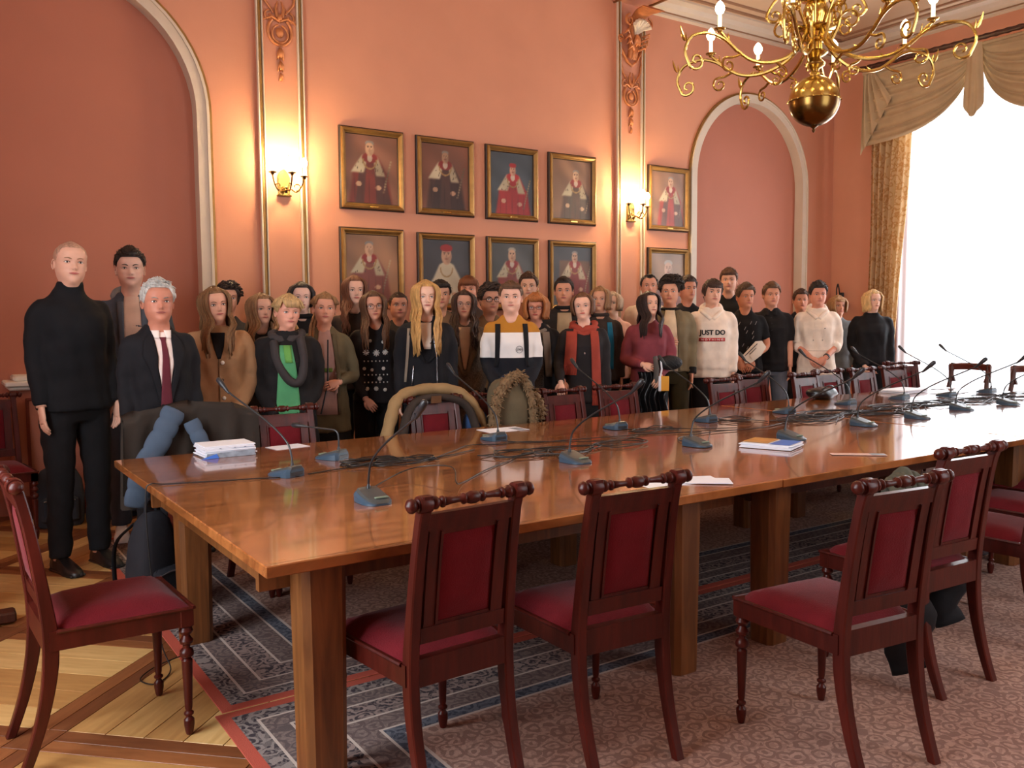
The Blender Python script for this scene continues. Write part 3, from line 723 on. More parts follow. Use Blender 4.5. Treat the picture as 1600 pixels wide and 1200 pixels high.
# ------------------------------------------------------------------ papers
def sheet(q, x, y, w, h, rz, z, th=.0012, fold=0):
    q.box((x, y, z), (w, h, th), rz)
BLUEPRT = mat('blue_print', rgb(66, 116, 206), .5); GREYPRT = mat('grey_photo_print', rgb(138, 148, 160), .5, 0, .35, 30)
ORG = mat('orange_print', rgb(196, 138, 60), .5, 0, .2, 20); INK = mat('printed_ink', rgb(92, 100, 122), .6); PINKP = mat('pink_print', rgb(214, 176, 160), .6, 0, .15, 30)
t = thing('brochure_stack', 'stack of white and blue brochures by the far edge in front of the dark jacket', 'brochures', (1.235, 4.355, TZ), .0)
for i in range(9):
    q = MB(); th = .0055; q.box((rr.uniform(-.006, .006), rr.uniform(-.005, .005), .004+i*.0065), (.245, .19, th), rr.uniform(-.04, .04)); q.obj('brochure', PAPER if i != 0 else GREYPRT, t, smooth=False)
q = MB(); q.prism([(-.12, .0), (.12, .0), (.115, .028), (-.115, .024)], .002, (0, -.102, .001), (1, 0, 0), (0, 0, 1), (0, -1, 0)); q.obj('front_cover', GREYPRT, t, smooth=False)
q = MB(); q.prism([(-.145, 0), (-.06, 0), (-.07, .022), (-.10, .014)], .002, (0, -.106, .001), (1, 0, 0), (0, 0, 1), (0, -1, 0)); q.obj('blue_corner', BLUEPRT, t, smooth=False)
q = MB()
for x in (-.05, .02, .07): q.box((x, -.099, .046), (.010, .002, .003))
q.obj('print', INK, t, smooth=False)
def paper(name, x, y, w, h, rz, label, cat='paper', mt=PAPER, z=0):
    q = MB(); q.box((0, 0, .001), (w, h, .0016)); o = q.obj(name, mt, smooth=False); o.location = (x, y, TZ+.0004+z); o.rotation_euler = (0, 0, rz); return tag(o, label, cat)
paper('paper_sheet', 1.575, 4.41, .19, .13, .15, 'small white sheet beside the bent microphone')
nm = paper('paper_sheet', 2.86, 4.30, .27, .17, -.06, 'white printed sheet behind the microphone before the parka')
q = MB(); q.box((.09, -.02, .0022), (.06, .12, .0008)); q.obj('print', GREYPRT, nm, smooth=False)
t = thing('brochure_pile', 'small pile of brochures with orange cover on the near side of the table', 'brochures', (3.585, 2.905, TZ), .33)
for i in range(4):
    q = MB(); q.box((rr.uniform(-.01, .01), rr.uniform(-.01, .01), .0035+i*.006), (.20, .26, .005), rr.uniform(-.08, .08)); q.obj('brochure', PAPER, t, smooth=False)
q = MB(); q.box((.01, .06, .0275), (.17, .13, .0015)); q.obj('orange_cover', ORG, t, smooth=False)
q = MB(); q.box((0, -.07, .0268), (.18, .10, .0008)); q.obj('blue_cover', BLUEPRT, t, smooth=False)
st = paper('name_strip', 3.705, 2.49, .255, .055, -.72, 'narrow pinkish name strip lying near the table edge', mt=PINKP)
q = MB(); q.box((.09, 0, .002), (.07, .05, .0008)); q.obj('print', GREYPRT, st, smooth=False)
t = thing('loose_leaflets', 'white leaflets at the near table edge behind the second near chair', 'leaflets', (2.52, 2.50, TZ), -.25)
for x, y, a, z in ((-.06, -.01, .1, .001), (.05, .02, -.2, .003), (.08, -.03, -.45, .005)):
    q = MB(); q.box((x, y, z), (.24, .12, .0016), a); q.obj('leaflet', PAPER, t, smooth=False)
t = thing('paper_pile', 'pile of white papers on the far side before the blonde woman', 'papers', (7.02, 4.30, TZ), .05)
for i in range(4):
    q = MB(); q.box((rr.uniform(-.02, .02), rr.uniform(-.02, .02), .004+i*.007), (.36, .24, .006), rr.uniform(-.05, .05)); q.obj('sheet', PAPER, t, smooth=False)
paper('paper_sheet', 7.25, 4.02, .38, .20, .1, 'thin white sheet right of the pile of papers')
paper('paper_sheet', 7.62, 4.28, .30, .10, -.1, 'thin sheet in front of the flat-crest chairs')
t = thing('black_bag_on_table', 'small black shiny bag lying on the far side behind a microphone', 'bag', (5.95, 4.34, TZ), .1)
def blob(name, mt, parent, s, seed, n=20, m=12, amp=.12, fr=3.0, loc=(0, 0, 0), sq=2.6):
    q = MB(); r0 = random.Random(seed); ph = [r0.uniform(0, 6) for _ in range(6)]
    def fn(u, v):
        a = 2*PI*u; t_ = PI*v; cx, sx_ = math.cos(a), math.sin(a); st_, ct = math.sin(t_), math.cos(t_)
        d = Vector((st_*cx, st_*sx_, ct)); k = (abs(d.x)**sq+abs(d.y)**sq+abs(d.z)**sq)**(-1/sq)
        w = 1+amp*(math.sin(fr*d.x*2+ph[0]+d.z*3)*.5+math.sin(fr*d.y*3+ph[1]+d.x*4)*.4+math.sin(fr*3*d.z+ph[2]+4*d.y)*.3)
        return Vector((d.x*s[0]*k*w+loc[0], d.y*s[1]*k*w+loc[1], d.z*s[2]*k*w+loc[2]))
    q.grid(fn, n, m, True); return q.obj(name, mt, parent, ang=180)
SHINYB = mat('shiny_black_nylon', rgb(20, 20, 24), .28, 0, .1, 20, .3, 30)
blob('bag_body', SHINYB, t, (.15, .09, .045), 5, loc=(0, 0, .045)); q = MB(); q.tube(spline([(-.09, -.04, .07), (-.03, -.07, .11), (.05, -.07, .10), (.10, -.03, .07)], 5), .006, 6); q.obj('handle', BLACKP, t)
# ------------------------------------------------------------------ framed portraits
def smooth(e0, e1, x): t = np.clip((x-e0)/(e1-e0+1e-9), 0, 1); return t*t*(3-2*t)
def paint(seed, bgc, robe, hx, hy, hr, face, cape=True, hat=None, dark=None, chair=None, hair=(150, 140, 130), turned=0.0, red=(150, 40, 34), beads=True, full=True):
    nx, ny = 60, 72; X, Y = np.meshgrid(np.linspace(0, 1, nx), np.linspace(0, 1.2, ny)); r0 = np.random.RandomState(seed)
    nz = sum(np.sin(X*a+Y*b+c)*w for a, b, c, w in [(r0.uniform(2, 14), r0.uniform(2, 14), r0.uniform(0, 6), r0.uniform(.1, .35)) for _ in range(8)])
    col = np.array(bgc, float)[None, None]*(1+.10*nz[..., None]) + 12*(X-.3)[..., None]
    def put(mask, c, var=.08): 
        nonlocal col
        c = np.array(c, float)[None, None]*(1+var*nz[..., None]); col = col*(1-mask[..., None])+c*mask[..., None]
    def ell(cx, cy, rx, ry, s=.12): return 1-smooth(1-s, 1+s, np.sqrt(((X-cx)/rx)**2+((Y-cy)/ry)**2))
    def trap(x0, x1, y1, x2, x3, y0, s=.02):
        t = np.clip((y1-Y)/(y1-y0), 0, 1); l = x0+(x2-x0)*t; r = x1+(x3-x1)*t
        return smooth(-s, s, X-l)*smooth(-s, s, r-X)*smooth(-s, s, y1-Y)*smooth(-s, s, Y-y0)
    sh = hy-hr*1.25
    if chair: put(trap(hx-.40, hx+.40, sh+.05, hx-.42, hx+.42, -.1), chair)
    put(trap(hx-.15, hx+.15, sh+.02, hx-.34, hx+.36, sh-.35, .03), robe); put(trap(hx-.32, hx+.34, sh-.28, hx-.42, hx+.44, -.06, .04), robe)
    if dark: put(trap(hx-.20, hx+.26, sh-.2, hx-.30, hx+.42, -.05), dark)
    if cape:
        put(trap(hx-.15, hx-.02, sh+.02, hx-.37, hx-.12, sh-.30, .025), (214, 196, 160)); put(trap(hx+.03, hx+.15, sh+.01, hx+.12, hx+.30+.05*turned, sh-.34, .025), (196, 176, 142))
        put(trap(hx-.05, hx+.07, sh+.02, hx-.13, hx+.13, -.02), robe)
        for k in range(26):
            a, b = r0.uniform(-.30, .30), r0.uniform(-.34, -.06)
            put(ell(hx+a, sh+b, .009, .018, .3)*np.clip(trap(hx-.15, hx+.15, sh, hx-.35, hx+.30, sh-.30), 0, 1)*.8, (84, 60, 48))
    put(ell(hx, sh-.03, .15, .09), red); put(ell(hx, sh-.03, .05, .07), (214, 190, 166) if cape else red)
    if beads:
        for k in range(22):
            a = PI*(k/21); put(ell(hx+.13*math.cos(a), sh-.06-.16*math.sin(a), .014, .014, .4), (176, 136, 80))
    put(ell(hx, hy-.02, hr*.72, hr*1.05), face); put(ell(hx+hr*.25, hy-.02, hr*.45, hr*.9), tuple(.86*c for c in face))
    put(ell(hx, hy+hr*.75, hr*.74, hr*.42), hair)
    put(ell(hx, hy+hr*.28, hr*.62, hr*.55), face)
    if hat: put(ell(hx, hy+hr*.85, hr*.85, hr*.45), hat); put(trap(hx-hr*.7, hx+hr*.7, hy+hr*1.15, hx-hr*.8, hx+hr*.8, hy+hr*.6), hat)
    for s in (-1, 1): put(ell(hx+s*hr*.28, hy+hr*.12, hr*.13, hr*.06, .4), (84, 54, 42)); put(ell(hx+s*hr*.28, hy+hr*.28, hr*.18, hr*.04, .5), (110, 84, 66))
    put(ell(hx+hr*.04, hy-hr*.14, hr*.09, hr*.22, .5), tuple(.8*c for c in face)); put(ell(hx, hy-hr*.5, hr*.24, hr*.05, .5), (150, 70, 56))
    put(ell(hx-.22, sh-.50, .055, .045), face); put(ell(hx+.16, sh-.55, .06, .04), face)
    if full:
        for k in range(12): put(ell(hx+.26+.014*k, sh-.62+.05*k, .020, .020, .5), (150, 128, 96), .3)
    for k in range(5): xs = hx-.3+.14*k; put(ell(xs, sh-.62, .012, .22, .6)*.5, tuple(.6*c for c in robe))
    return np.clip(col*.84, 4, 250)/255.0, nx, ny
CANVAS = mat('painted_canvas', (1, 1, 1), .42, vcol='paint', bump=.1, bscale=200, spec=.5)
FRAME_W, FRAME_H = .622, .715
def portrait(x, zc, args, label, rail_dark=False):
    t = thing('framed_portrait', label, 'painting', (x, YB-.002, zc), 0, 'framed portraits on the salmon wall')
    W, H = FRAME_W/2, FRAME_H/2
    prof = [(0, 0), (0, .022), (.006, .026), (.010, .030), (.016, .046), (.028, .050), (.040, .040), (.052, .026), (.056, .026), (.060, .020), (.064, .008)]
    for a, b, mt, nm in ((0, 3, mat('frame_dark_edge', rgb(48, 32, 20), .5, 0, .1, 20), 'frame_edge'), (3, 8, GILT, 'gilt_frame'), (8, 10, mat('frame_inner_line', rgb(60, 38, 22), .5), 'frame_liner')):
        q = MB()
        for k in range(b-a):
            (i0, d0), (i1, d1) = prof[a+k], prof[a+k+1]
            c = [(-W+i0, -d0, -H+i0), (W-i0, -d0, -H+i0), (W-i0, -d0, H-i0), (-W+i0, -d0, H-i0), (-W+i1, -d1, -H+i1), (W-i1, -d1, -H+i1), (W-i1, -d1, H-i1), (-W+i1, -d1, H-i1)]
            q.add(c, [(j, (j+1) % 4, 4+(j+1) % 4, 4+j) for j in range(4)])
        q.obj(nm, mt, t, smooth=False)
    col, nx, ny = paint(*args[0], **args[1]); w, h = W-.062, H-.062
    q = MB(); q.grid(lambda u, v: Vector(((2*u-1)*w, -.012, (2*v-1)*h)), nx, ny); o = q.obj('canvas', CANVAS, t, ang=180)
    at = o.data.color_attributes.new('paint', 'FLOAT_COLOR', 'POINT'); lin = np.where(col <= .04045, col/12.92, ((col+.055)/1.055)**2.4)
    at.data.foreach_set('color', np.concatenate([lin.reshape(-1, 3), np.ones((nx*ny, 1))], 1).astype(np.float32).ravel())
    q = MB(); q.bbox((0, -.046, -H+.030), (.085, .012, .018), .002); q.obj('name_plaque', BRASS, t)
RED = (150, 44, 34); BRN = (140, 92, 66)
PORT = [
 (3.405, 2.745, ((1, (150, 96, 72), (128, 44, 34), .46, .98, .115, (214, 168, 132)), {'dark': (84, 44, 40)}), 'framed portrait of a robed man, top row, nearest the left wall lamp'),
 (4.155, 2.742, ((2, (134, 82, 62), (78, 48, 42), .50, .98, .10, (196, 148, 114)), {'dark': (62, 40, 38)}), 'framed portrait of a standing man in dark robe and fur cape, second in top row'),
 (4.910, 2.740, ((3, (74, 84, 92), (178, 40, 38), .52, .88, .10, (214, 160, 130)), {'hat': (176, 36, 38), 'red': (190, 44, 44)}), 'framed portrait of a red-robed figure with red cap on blue ground, third in top row'),
 (5.662, 2.738, ((4, (148, 108, 80), (92, 62, 50), .60, .90, .105, (218, 176, 140)), {'dark': (90, 70, 58)}), 'framed portrait of an old man in pale cape on brown ground, fourth in top row'),
 (3.392, 1.874, ((5, (166, 118, 84), (140, 72, 60), .44, .96, .115, (220, 172, 136)), {'beads': True}), 'framed portrait of a bald man in fur cape on light brown ground, lower row left'),
 (4.155, 1.862, ((6, (70, 70, 74), (226, 208, 176), .50, .92, .155, (216, 166, 132)), {'hat': (176, 40, 38), 'cape': False, 'red': (222, 204, 170), 'full': False}), 'framed portrait of a figure in cream robe and red cap, lower row second'),
 (4.913, 1.860, ((7, (82, 82, 78), (152, 60, 46), .48, .98, .125, (212, 166, 130)), {'hair': (170, 160, 140), 'full': False}), 'framed portrait of a grey-haired man with red drop on chest, lower row third'),
 (5.665, 1.855, ((8, (74, 72, 72), (140, 52, 44), .56, 1.0, .105, (214, 168, 134)), {'chair': (120, 84, 56)}), 'framed portrait of a man in fur cape, lower row, fourth'),
 (7.030, 2.738, ((9, (150, 110, 84), (176, 66, 50), .58, .98, .11, (216, 170, 136)), {'dark': (110, 76, 62)}), 'framed portrait in orange-red robe beside the right wall lamp'),
 (7.030, 1.835, ((10, (168, 134, 108), (146, 84, 70), .52, .86, .17, (218, 174, 146)), {'hair': (190, 176, 160), 'cape': False, 'full': False}), 'framed portrait of an old man\'s head below the one beside the right wall lamp')]
for x, z, a, lb in PORT: portrait(x, z, a, lb)

# ------------------------------------------------------------------ wall lamps
def candle_set(t, p, h=.085, e=6.0, power=5.0, rad=.022, cupmat=BRASS):
    q = MB(); q.lathe([(.004, -.02), (.012, -.015), (.016, -.004), (.030, .0), (.034, .006), (.016, .008), (.014, .012)], 12, p); q.obj('candle_cup', cupmat, t)
    q = MB(); q.lathe([(.0115, 0), (.0115, h)], 10, (p[0], p[1], p[2]+.010)); q.obj('candle_sleeve', CANDLE, t)
    z = p[2]+.010+h
    q = MB(); q.lathe([(.007, 0), (.019, .008), (.028, .028), (.026, .046), (.014, .066), (.001, .078)], 10, (p[0], p[1], z)); b = q.obj('bulb', BULB, t)
    l = bpy.data.lights.new('bulb_light', 'POINT'); l.energy = power; l.color = (1.0, .71, .37); l.shadow_soft_size = .03
    o = bpy.data.objects.new('bulb_light', l); o.parent = t; o.location = (p[0], p[1], z+.03); C.objects.link(o); b.visible_shadow = True
def sconce(x, label):
    t = thing('wall_lamp', label, 'lamp', (x, YB-.03, 2.45), 0, 'brass candle wall lamps')
    q = MB(); q.prism([(-.055, 0), (.055, 0), (.048, .03), (.05, .16), (.03, .20), (0, .225), (-.03, .20), (-.05, .16), (-.048, .03)], .018, (0, 0, 0), (1, 0, 0), (0, 0, 1), (0, -1, 0)); q.obj('back_plate', BRASS, t, smooth=False)
    q = MB(); q.bbox((0, -.015, .006), (.12, .04, .014), .004); q.lathe([(.004, -.02), (.014, -.008), (.018, .006), (.010, .02), (.014, .03), (.006, .045)], 10, (0, -.06, .04)); q.obj('hub', BRASSD, t)
    for cx, cy, cz in ((-.135, -.13, .17), (0, -.21, .165), (.135, -.13, .155)):
        q = MB(); L = math.hypot(cx, cy+.06)
        pts = [(0, -.05, .05)]
        for f, dz in ((.25, .005), (.55, -.02), (.85, .03), (1.0, .10)): pts.append((cx*f, -.06+(cy+.06)*f, .05+dz))
        pts.append((cx, cy, cz-.015)); q.tube(spline(pts, 5), .0055, 7)
        ux, uy = (cx/L, (cy+.06)/L)
        P = [(cx*.55+ux*.045*math.cos(a)*(1-.07*k), -.06+(cy+.06)*.55+uy*.045*math.cos(a)*(1-.07*k), .075+.035*math.sin(a)*(1-.07*k)) for k, a in enumerate(np.linspace(-1.6, 3.6, 12))]
        q.tube(P, .004, 6); ar = q.obj('arm', BRASSD, t)
        candle_set(ar, (cx, cy, cz), .07, power=SCONCE_W, cupmat=BRASSD)
sconce(2.585, 'three-armed brass candle lamp with glaring bulbs on the left pilaster')
sconce(6.445, 'three-armed brass candle lamp with glaring bulbs on the right pilaster')

# ------------------------------------------------------------------ chandelier
CX, CY = 4.52, 3.39
t = thing('chandelier', 'large brass chandelier with scrolled arms and a ball, hanging over the table', 'chandelier', (CX, CY, 2.52))
Z0 = -2.52
def L_(prof): return [(r, z+Z0) for r, z in prof]
q = MB(); q.lathe(L_([(.148*math.sin(a), 2.71-.148*math.cos(a)) for a in np.linspace(.05, PI/2, 12)]), 32); q.obj('ball_lower_half', BRASSD, t)
q = MB(); q.lathe(L_([(.148*math.cos(a), 2.712+.148*math.sin(a)) for a in np.linspace(0, PI/2-.1, 12)]), 32); q.obj('ball_upper_half', BRASS, t)
q = MB(); q.torus((0, 0, 2.711+Z0), .149, .0045, 40, 6)
for k in range(20): q.ball((.154*math.cos(2*PI*k/20), .154*math.sin(2*PI*k/20), 2.711+Z0), .006, 6, 4)
q.obj('seam_ring', BRASS, t)
q = MB(); q.lathe(L_([(.001, 2.525), (.006, 2.53), (.010, 2.54), (.005, 2.548), (.014, 2.556), (.03, 2.566)]), 12); q.obj('finial', BRASSD, t)
q = MB(); q.lathe(L_([(.03, 2.855), (.030, 2.875), (.022, 2.885), (.028, 2.90), (.055, 2.915), (.062, 2.93), (.040, 2.95), (.030, 2.965), (.055, 2.975), (.075, 2.99), (.060, 3.005), (.042, 3.01), (.040, 3.05), (.062, 3.06), (.060, 3.075), (.045, 3.085), (.050, 3.11), (.110, 3.125), (.118, 3.135), (.060, 3.15), (.058, 3.17), (.070, 3.20), (.074, 3.24), (.060, 3.28), (.050, 3.29), (.092, 3.305), (.095, 3.32), (.055, 3.34), (.035, 3.37), (.050, 3.40), (.055, 3.43), (.035, 3.46), (.028, 3.50), (.06, 3.54), (.07, 3.58), (.03, 3.64), (.022, 3.75), (.05, 3.80), (.05, 3.84), (.016, 3.9), (.014, 4.64), (.03, 4.66), (.09, 4.74), (.10, 4.84), (.10, 4.855)]), 24); q.obj('stem', BRASS, t)
def rad_path(pts, th, r, k=5): return [Vector((p.x*math.cos(th), p.x*math.sin(th), p.y+Z0)) for p in spline([(a, b, 0) for a, b in pts], k)]
def curl(cx, cz, r, a0, turns, sgn, n=14): return [(cx+r*(1-.8*i/n)*math.cos(a0+sgn*2*PI*turns*i/n), cz+r*(1-.8*i/n)*math.sin(a0+sgn*2*PI*turns*i/n)) for i in range(n+1)]
def leaf(q, p, d, s=.03):
    p = Vector(p); d = Vector(d).normalized(); q.tube([p, p+d*s*.5, p+d*s+Vector((0, 0, s*.3)), p+d*s*1.3+Vector((0, 0, s*.7))], [s*.12, s*.22, s*.15, s*.04], 6)
NARM = 8
for k in range(NARM):
    th = .46+2*PI*k/NARM; R1 = .635
    q = MB(); main = [(.05, 3.13), (.11, 3.02), (.20, 2.95), (.32, 2.915), (.44, 2.925), (.54, 2.985), (.60, 3.04), (.632, 3.07)]
    P = rad_path(main, th, 0); q.tube(P, list(np.linspace(.013, .009, len(P))), 7)
    P = rad_path([(.52, 2.965), (.60, 3.025), (.70, 3.055), (.81, 3.03), (.855, 2.95), (.83, 2.875)] + curl(.785, 2.895, .055, -.3, 1.2, -1)[1:], th, 0, 3); q.tube(P, list(np.linspace(.010, .006, len(P))), 7)
    P = rad_path([(.50, 2.95), (.545, 2.93)] + curl(.575, 2.885, .048, 1.6, 1.25, -1)[1:], th, 0, 3); q.tube(P, list(np.linspace(.008, .005, len(P))), 6)
    P = rad_path([(.26, 2.925), (.235, 2.905)] + curl(.225, 2.865, .038, 1.4, 1.3, 1)[1:], th, 0, 3); q.tube(P, list(np.linspace(.008, .004, len(P))), 6)
    P = rad_path([(.09, 3.05), (.13, 3.13)] + curl(.195, 3.155, .065, 3.3, 1.35, -1)[1:], th, 0, 3); q.tube(P, list(np.linspace(.010, .005, len(P))), 6)
    d = Vector((math.cos(th), math.sin(th), 0))
    for rr_, zz in ((.40, 2.92), (.57, 3.01), (.84, 2.99), (.24, 2.93)): leaf(q, Vector((d.x*rr_, d.y*rr_, zz+Z0)), Vector((d.x*.3, d.y*.3, 1)) if rr_ > .5 else -d)
    leaf(q, Vector((d.x*.855, d.y*.855, 3.0+Z0)), Vector((d.x, d.y, 1.6)), .045)
    ar = q.obj('arm', BRASS, t)
    candle_set(ar, (R1*math.cos(th), R1*math.sin(th), 3.08+Z0), .075, power=CHAND_W)
for k in range(6):
    th = .2+2*PI*k/6; q = MB()
    P = rad_path([(.05, 3.30), (.12, 3.36), (.22, 3.33), (.28, 3.24)] + curl(.235, 3.23, .045, 0, 1.2, -1)[1:], th, 0, 3); q.tube(P, list(np.linspace(.010, .005, len(P))), 6)
    P = rad_path([(.04, 3.50), (.10, 3.40), (.20, 3.40), (.30, 3.48), (.38, 3.56)], th, 0, 4); q.tube(P, .009, 6)
    P = rad_path([(.05, 3.12), (.10, 3.24)] + curl(.16, 3.26, .05, 3.0, 1.2, -1)[1:], th+.4, 0, 3); q.tube(P, .007, 6)
    ar = q.obj('upper_arm', BRASS, t); candle_set(ar, (.38*math.cos(th), .38*math.sin(th), 3.575+Z0), .075, power=CHAND_W*.6)

# ------------------------------------------------------------------ curtains
def curtain_mat():
    m = mat('gold_damask', rgb(200, 166, 120), .75, sheen=.1); nt = m.node_tree; N = nt.nodes; L = nt.links; b = N['Principled BSDF']
    tc = N.new('ShaderNodeTexCoord'); nz = N.new('ShaderNodeTexNoise'); nz.inputs['Scale'].default_value = 9; nz.inputs['Detail'].default_value = 2; L.new(tc.outputs['Object'], nz.inputs['Vector'])
    mx = N.new('ShaderNodeMix'); mx.data_type = 'VECTOR'; mx.inputs[0].default_value = .12; L.new(tc.outputs['Object'], mx.inputs[4]); L.new(nz.outputs['Color'], mx.inputs[5])
    vo = N.new('ShaderNodeTexVoronoi'); vo.inputs['Scale'].default_value = 15; L.new(mx.outputs[1], vo.inputs['Vector'])
    cr = N.new('ShaderNodeValToRGB'); e = cr.color_ramp.elements; e[0].position = .30; e[0].color = (*rgb(216, 188, 146), 1); e[1].position = .38; e[1].color = (*rgb(194, 150, 96), 1)
    k = e.new(.52); k.color = (*rgb(194, 150, 96), 1); k = e.new(.56); k.color = (*rgb(212, 182, 138), 1)
    L.new(vo.outputs['Distance'], cr.inputs[0]); L.new(cr.outputs[0], b.inputs['Base Color'])
    tr = N.new('ShaderNodeBsdfTranslucent'); L.new(cr.outputs[0], tr.inputs[0]); ms = N.new('ShaderNodeMixShader'); ms.inputs[0].default_value = .3
    L.new(b.outputs[0], ms.inputs[1]); L.new(tr.outputs[0], ms.inputs[2]); L.new(ms.outputs[0], N['Material Output'].inputs[0]); return m
DAM = curtain_mat()
SWAG = mat('gold_swag_cloth', rgb(188, 164, 128), .75, 0, .08, 6, .15, 30, sheen=.1)
SHEER = bpy.data.materials.new('sheer_voile'); SHEER.use_nodes = True
_n = SHEER.node_tree.nodes; _l = SHEER.node_tree.links; _n.remove(_n['Principled BSDF'])
_a = _n.new('ShaderNodeBsdfTransparent'); _b = _n.new('ShaderNodeBsdfTranslucent'); _b.inputs[0].default_value = (.95, .96, .98, 1); _c = _n.new('ShaderNodeMixShader'); _c.inputs[0].default_value = .5
_l.new(_a.outputs[0], _c.inputs[1]); _l.new(_b.outputs[0], _c.inputs[2]); _l.new(_c.outputs[0], _n['Material Output'].inputs[0])
def curtain_window(y0, y1, far):
    yc = (y0+y1)/2
    q = MB(); q.grid(lambda u, v: Vector((9.945+.012*math.sin(u*150)+.004*math.sin(u*61), y0+(y1-y0)*u, .04+4.30*v)), 240, 3); o = q.obj('sheer_curtain', SHEER, ang=180)
    tag(o, 'white sheer curtain glowing over the window' if far else 'white sheer curtain over the window outside the frame', 'curtain')
    for s, (ya, w0, w1) in (((1, (y1+.05, .56, .34)), (-1, (y0-.05, .56, .34))) if True else ()):
        q = MB()
        def fn(u, v, ya=ya, w0=w0, w1=w1, s=s):
            z = .03+4.33*v; w = np.interp(z, [0, .9, 2.6, 4.3], [w1*1.05, w1, .47, w0]); p = 2*PI*6.5*u
            return Vector((9.85+.045*math.sin(p)*(.6+.4*math.sin(2*u+1))+.01*math.sin(3*z+5*u), ya-s*w*u, z))
        q.grid(fn, 90, 30); o = q.obj('curtain', DAM, ang=180)
        tag(o, ('gold damask curtain hanging in pleats left of the bright window' if s > 0 else 'gold damask curtain on the hidden side of the bright window') if far else 'gold damask curtain of the window outside the frame, %s side' % ('far' if s > 0 else 'near'), 'curtain', 'gold damask curtains')
    t = thing('curtain_valance', 'gold draped swag valance with centre tail above the bright window' if far else 'gold draped swag valance of the window outside the frame', 'valance', (9.80, yc, 4.0))
    H = (y1-y0)/2+.08
    for s in (1, -1):
        q = MB()
        def sw(u, v, s=s):
            b = .88*max(0, 1-u**3.4)**.5; y = s*(H-(H-.02)*u); fo = (abs(math.sin(PI*7*v+.6*math.sin(2*u+1)))**.7-.5)*.062*min(1, 3*v+.2)*min(1, 5*(1-u)+.15)
            return Vector((-.05-.10*math.sin(PI*min(1, u*1.02))*(.3+.7*v)-.02*v+fo, y, .37-v*b+.012*math.sin(PI*7*v)))
        q.grid(sw, 40, 72); q.obj('swag', SWAG, t, ang=180)
        q = MB()
        def jb(u, v, s=s):
            zb = -.62+.62*u+.05*math.sin(2*PI*4*u); z = .37+(zb-.37)*v
            return Vector((-.08+.035*math.sin(2*PI*4*u)*min(1, v*3+.2)-.03*v, s*(H+.04-.40*u*(.35+.65*v) - .02), z))
        q.grid(jb, 40, 16); q.obj('side_tail', SWAG, t, ang=180)
    q = MB()
    def tl(u, v):
        w = .075+.05*v if v < .8 else .115*(1-(v-.8)*.0); a = abs(2*u-1); zb = -.42+.14*a**1.5; z = .37+(zb-.37)*v
        return Vector((-.13-.035*(1-a)+.012*math.sin(2*PI*3*u)*v, (2*u-1)*w, z))
    q.grid(tl, 25, 18); q.obj('centre_tail', SWAG, t, ang=180)
    q = MB(); q.bbox((-.05, 0, .36), (.10, 2*H+.06, .03), .006); q.obj('heading', SWAG, t)
curtain_window(4.18-.28, 6.10+.38, True); curtain_window(1.02, 3.50, False)
t = thing('curtain_rod', 'dark carved curtain rod running above the gold valance', 'curtain rod', (9.70, 3.7, 4.425))
q = MB(); n = 150; pts = [(0, -2.9+5.8*i/n, 0) for i in range(n+1)]; q.tube(pts, [.027+.007*(i % 3 == 0) for i in range(n+1)], 8); q.ball((0, 2.92, 0), .034, 10, 8); q.ball((0, -2.92, 0), .034, 10, 8); q.obj('pole', DARKWOOD, t)
for yy in (2.7, .2, -2.7):
    q = MB(); q.bbox((.16, yy, 0), (.30, .03, .04), .006); q.obj('bracket', DARKWOOD, t)
# small wall lamp behind the blonde woman
t = thing('hooked_wall_lamp', 'small wall lamp with dark hook and white dish shade left of the curtain', 'lamp', (9.99, 6.98, 1.66))
q = MB(); q.tube(spline([(0, .02, -.04), (-.08, .0, .02), (-.13, -.01, .14), (-.16, -.02, .16), (-.18, -.02, .10), (-.18, -.02, .0)], 5), .009, 7); q.bbox((-.01, .02, -.02), (.02, .05, .16), .004); q.obj('hook', BLACKP, t)
q = MB(); q.lathe([(.012, .01), (.03, 0), (.09, -.03), (.125, -.08), (.13, -.10), (.122, -.095), (.085, -.045), (.02, -.012)], 24, (-.18, -.02, -.0)); q.obj('shade', mat('opal_shade', rgb(238, 238, 236), .4), t)
# ------------------------------------------------------------------ people
EYEW = mat('eye_white', rgb(236, 232, 226), .3); PUPIL = mat('eye_dark', rgb(46, 34, 28), .2); 
def skin(c): return mat('skin_%d_%d_%d' % c, rgb(*c), .5, 0, .04, 25, .05, 200, spec=.35, sss=.12)
def lipm(c): return mat('lip_%d_%d_%d' % c, rgb(*c), .45)
def hairm(c): return mat('hair_%d_%d_%d' % c, rgb(*c), .5, 0, .30, 10, .6, 60, spec=.4, stretch=(9, 9, 1.2))
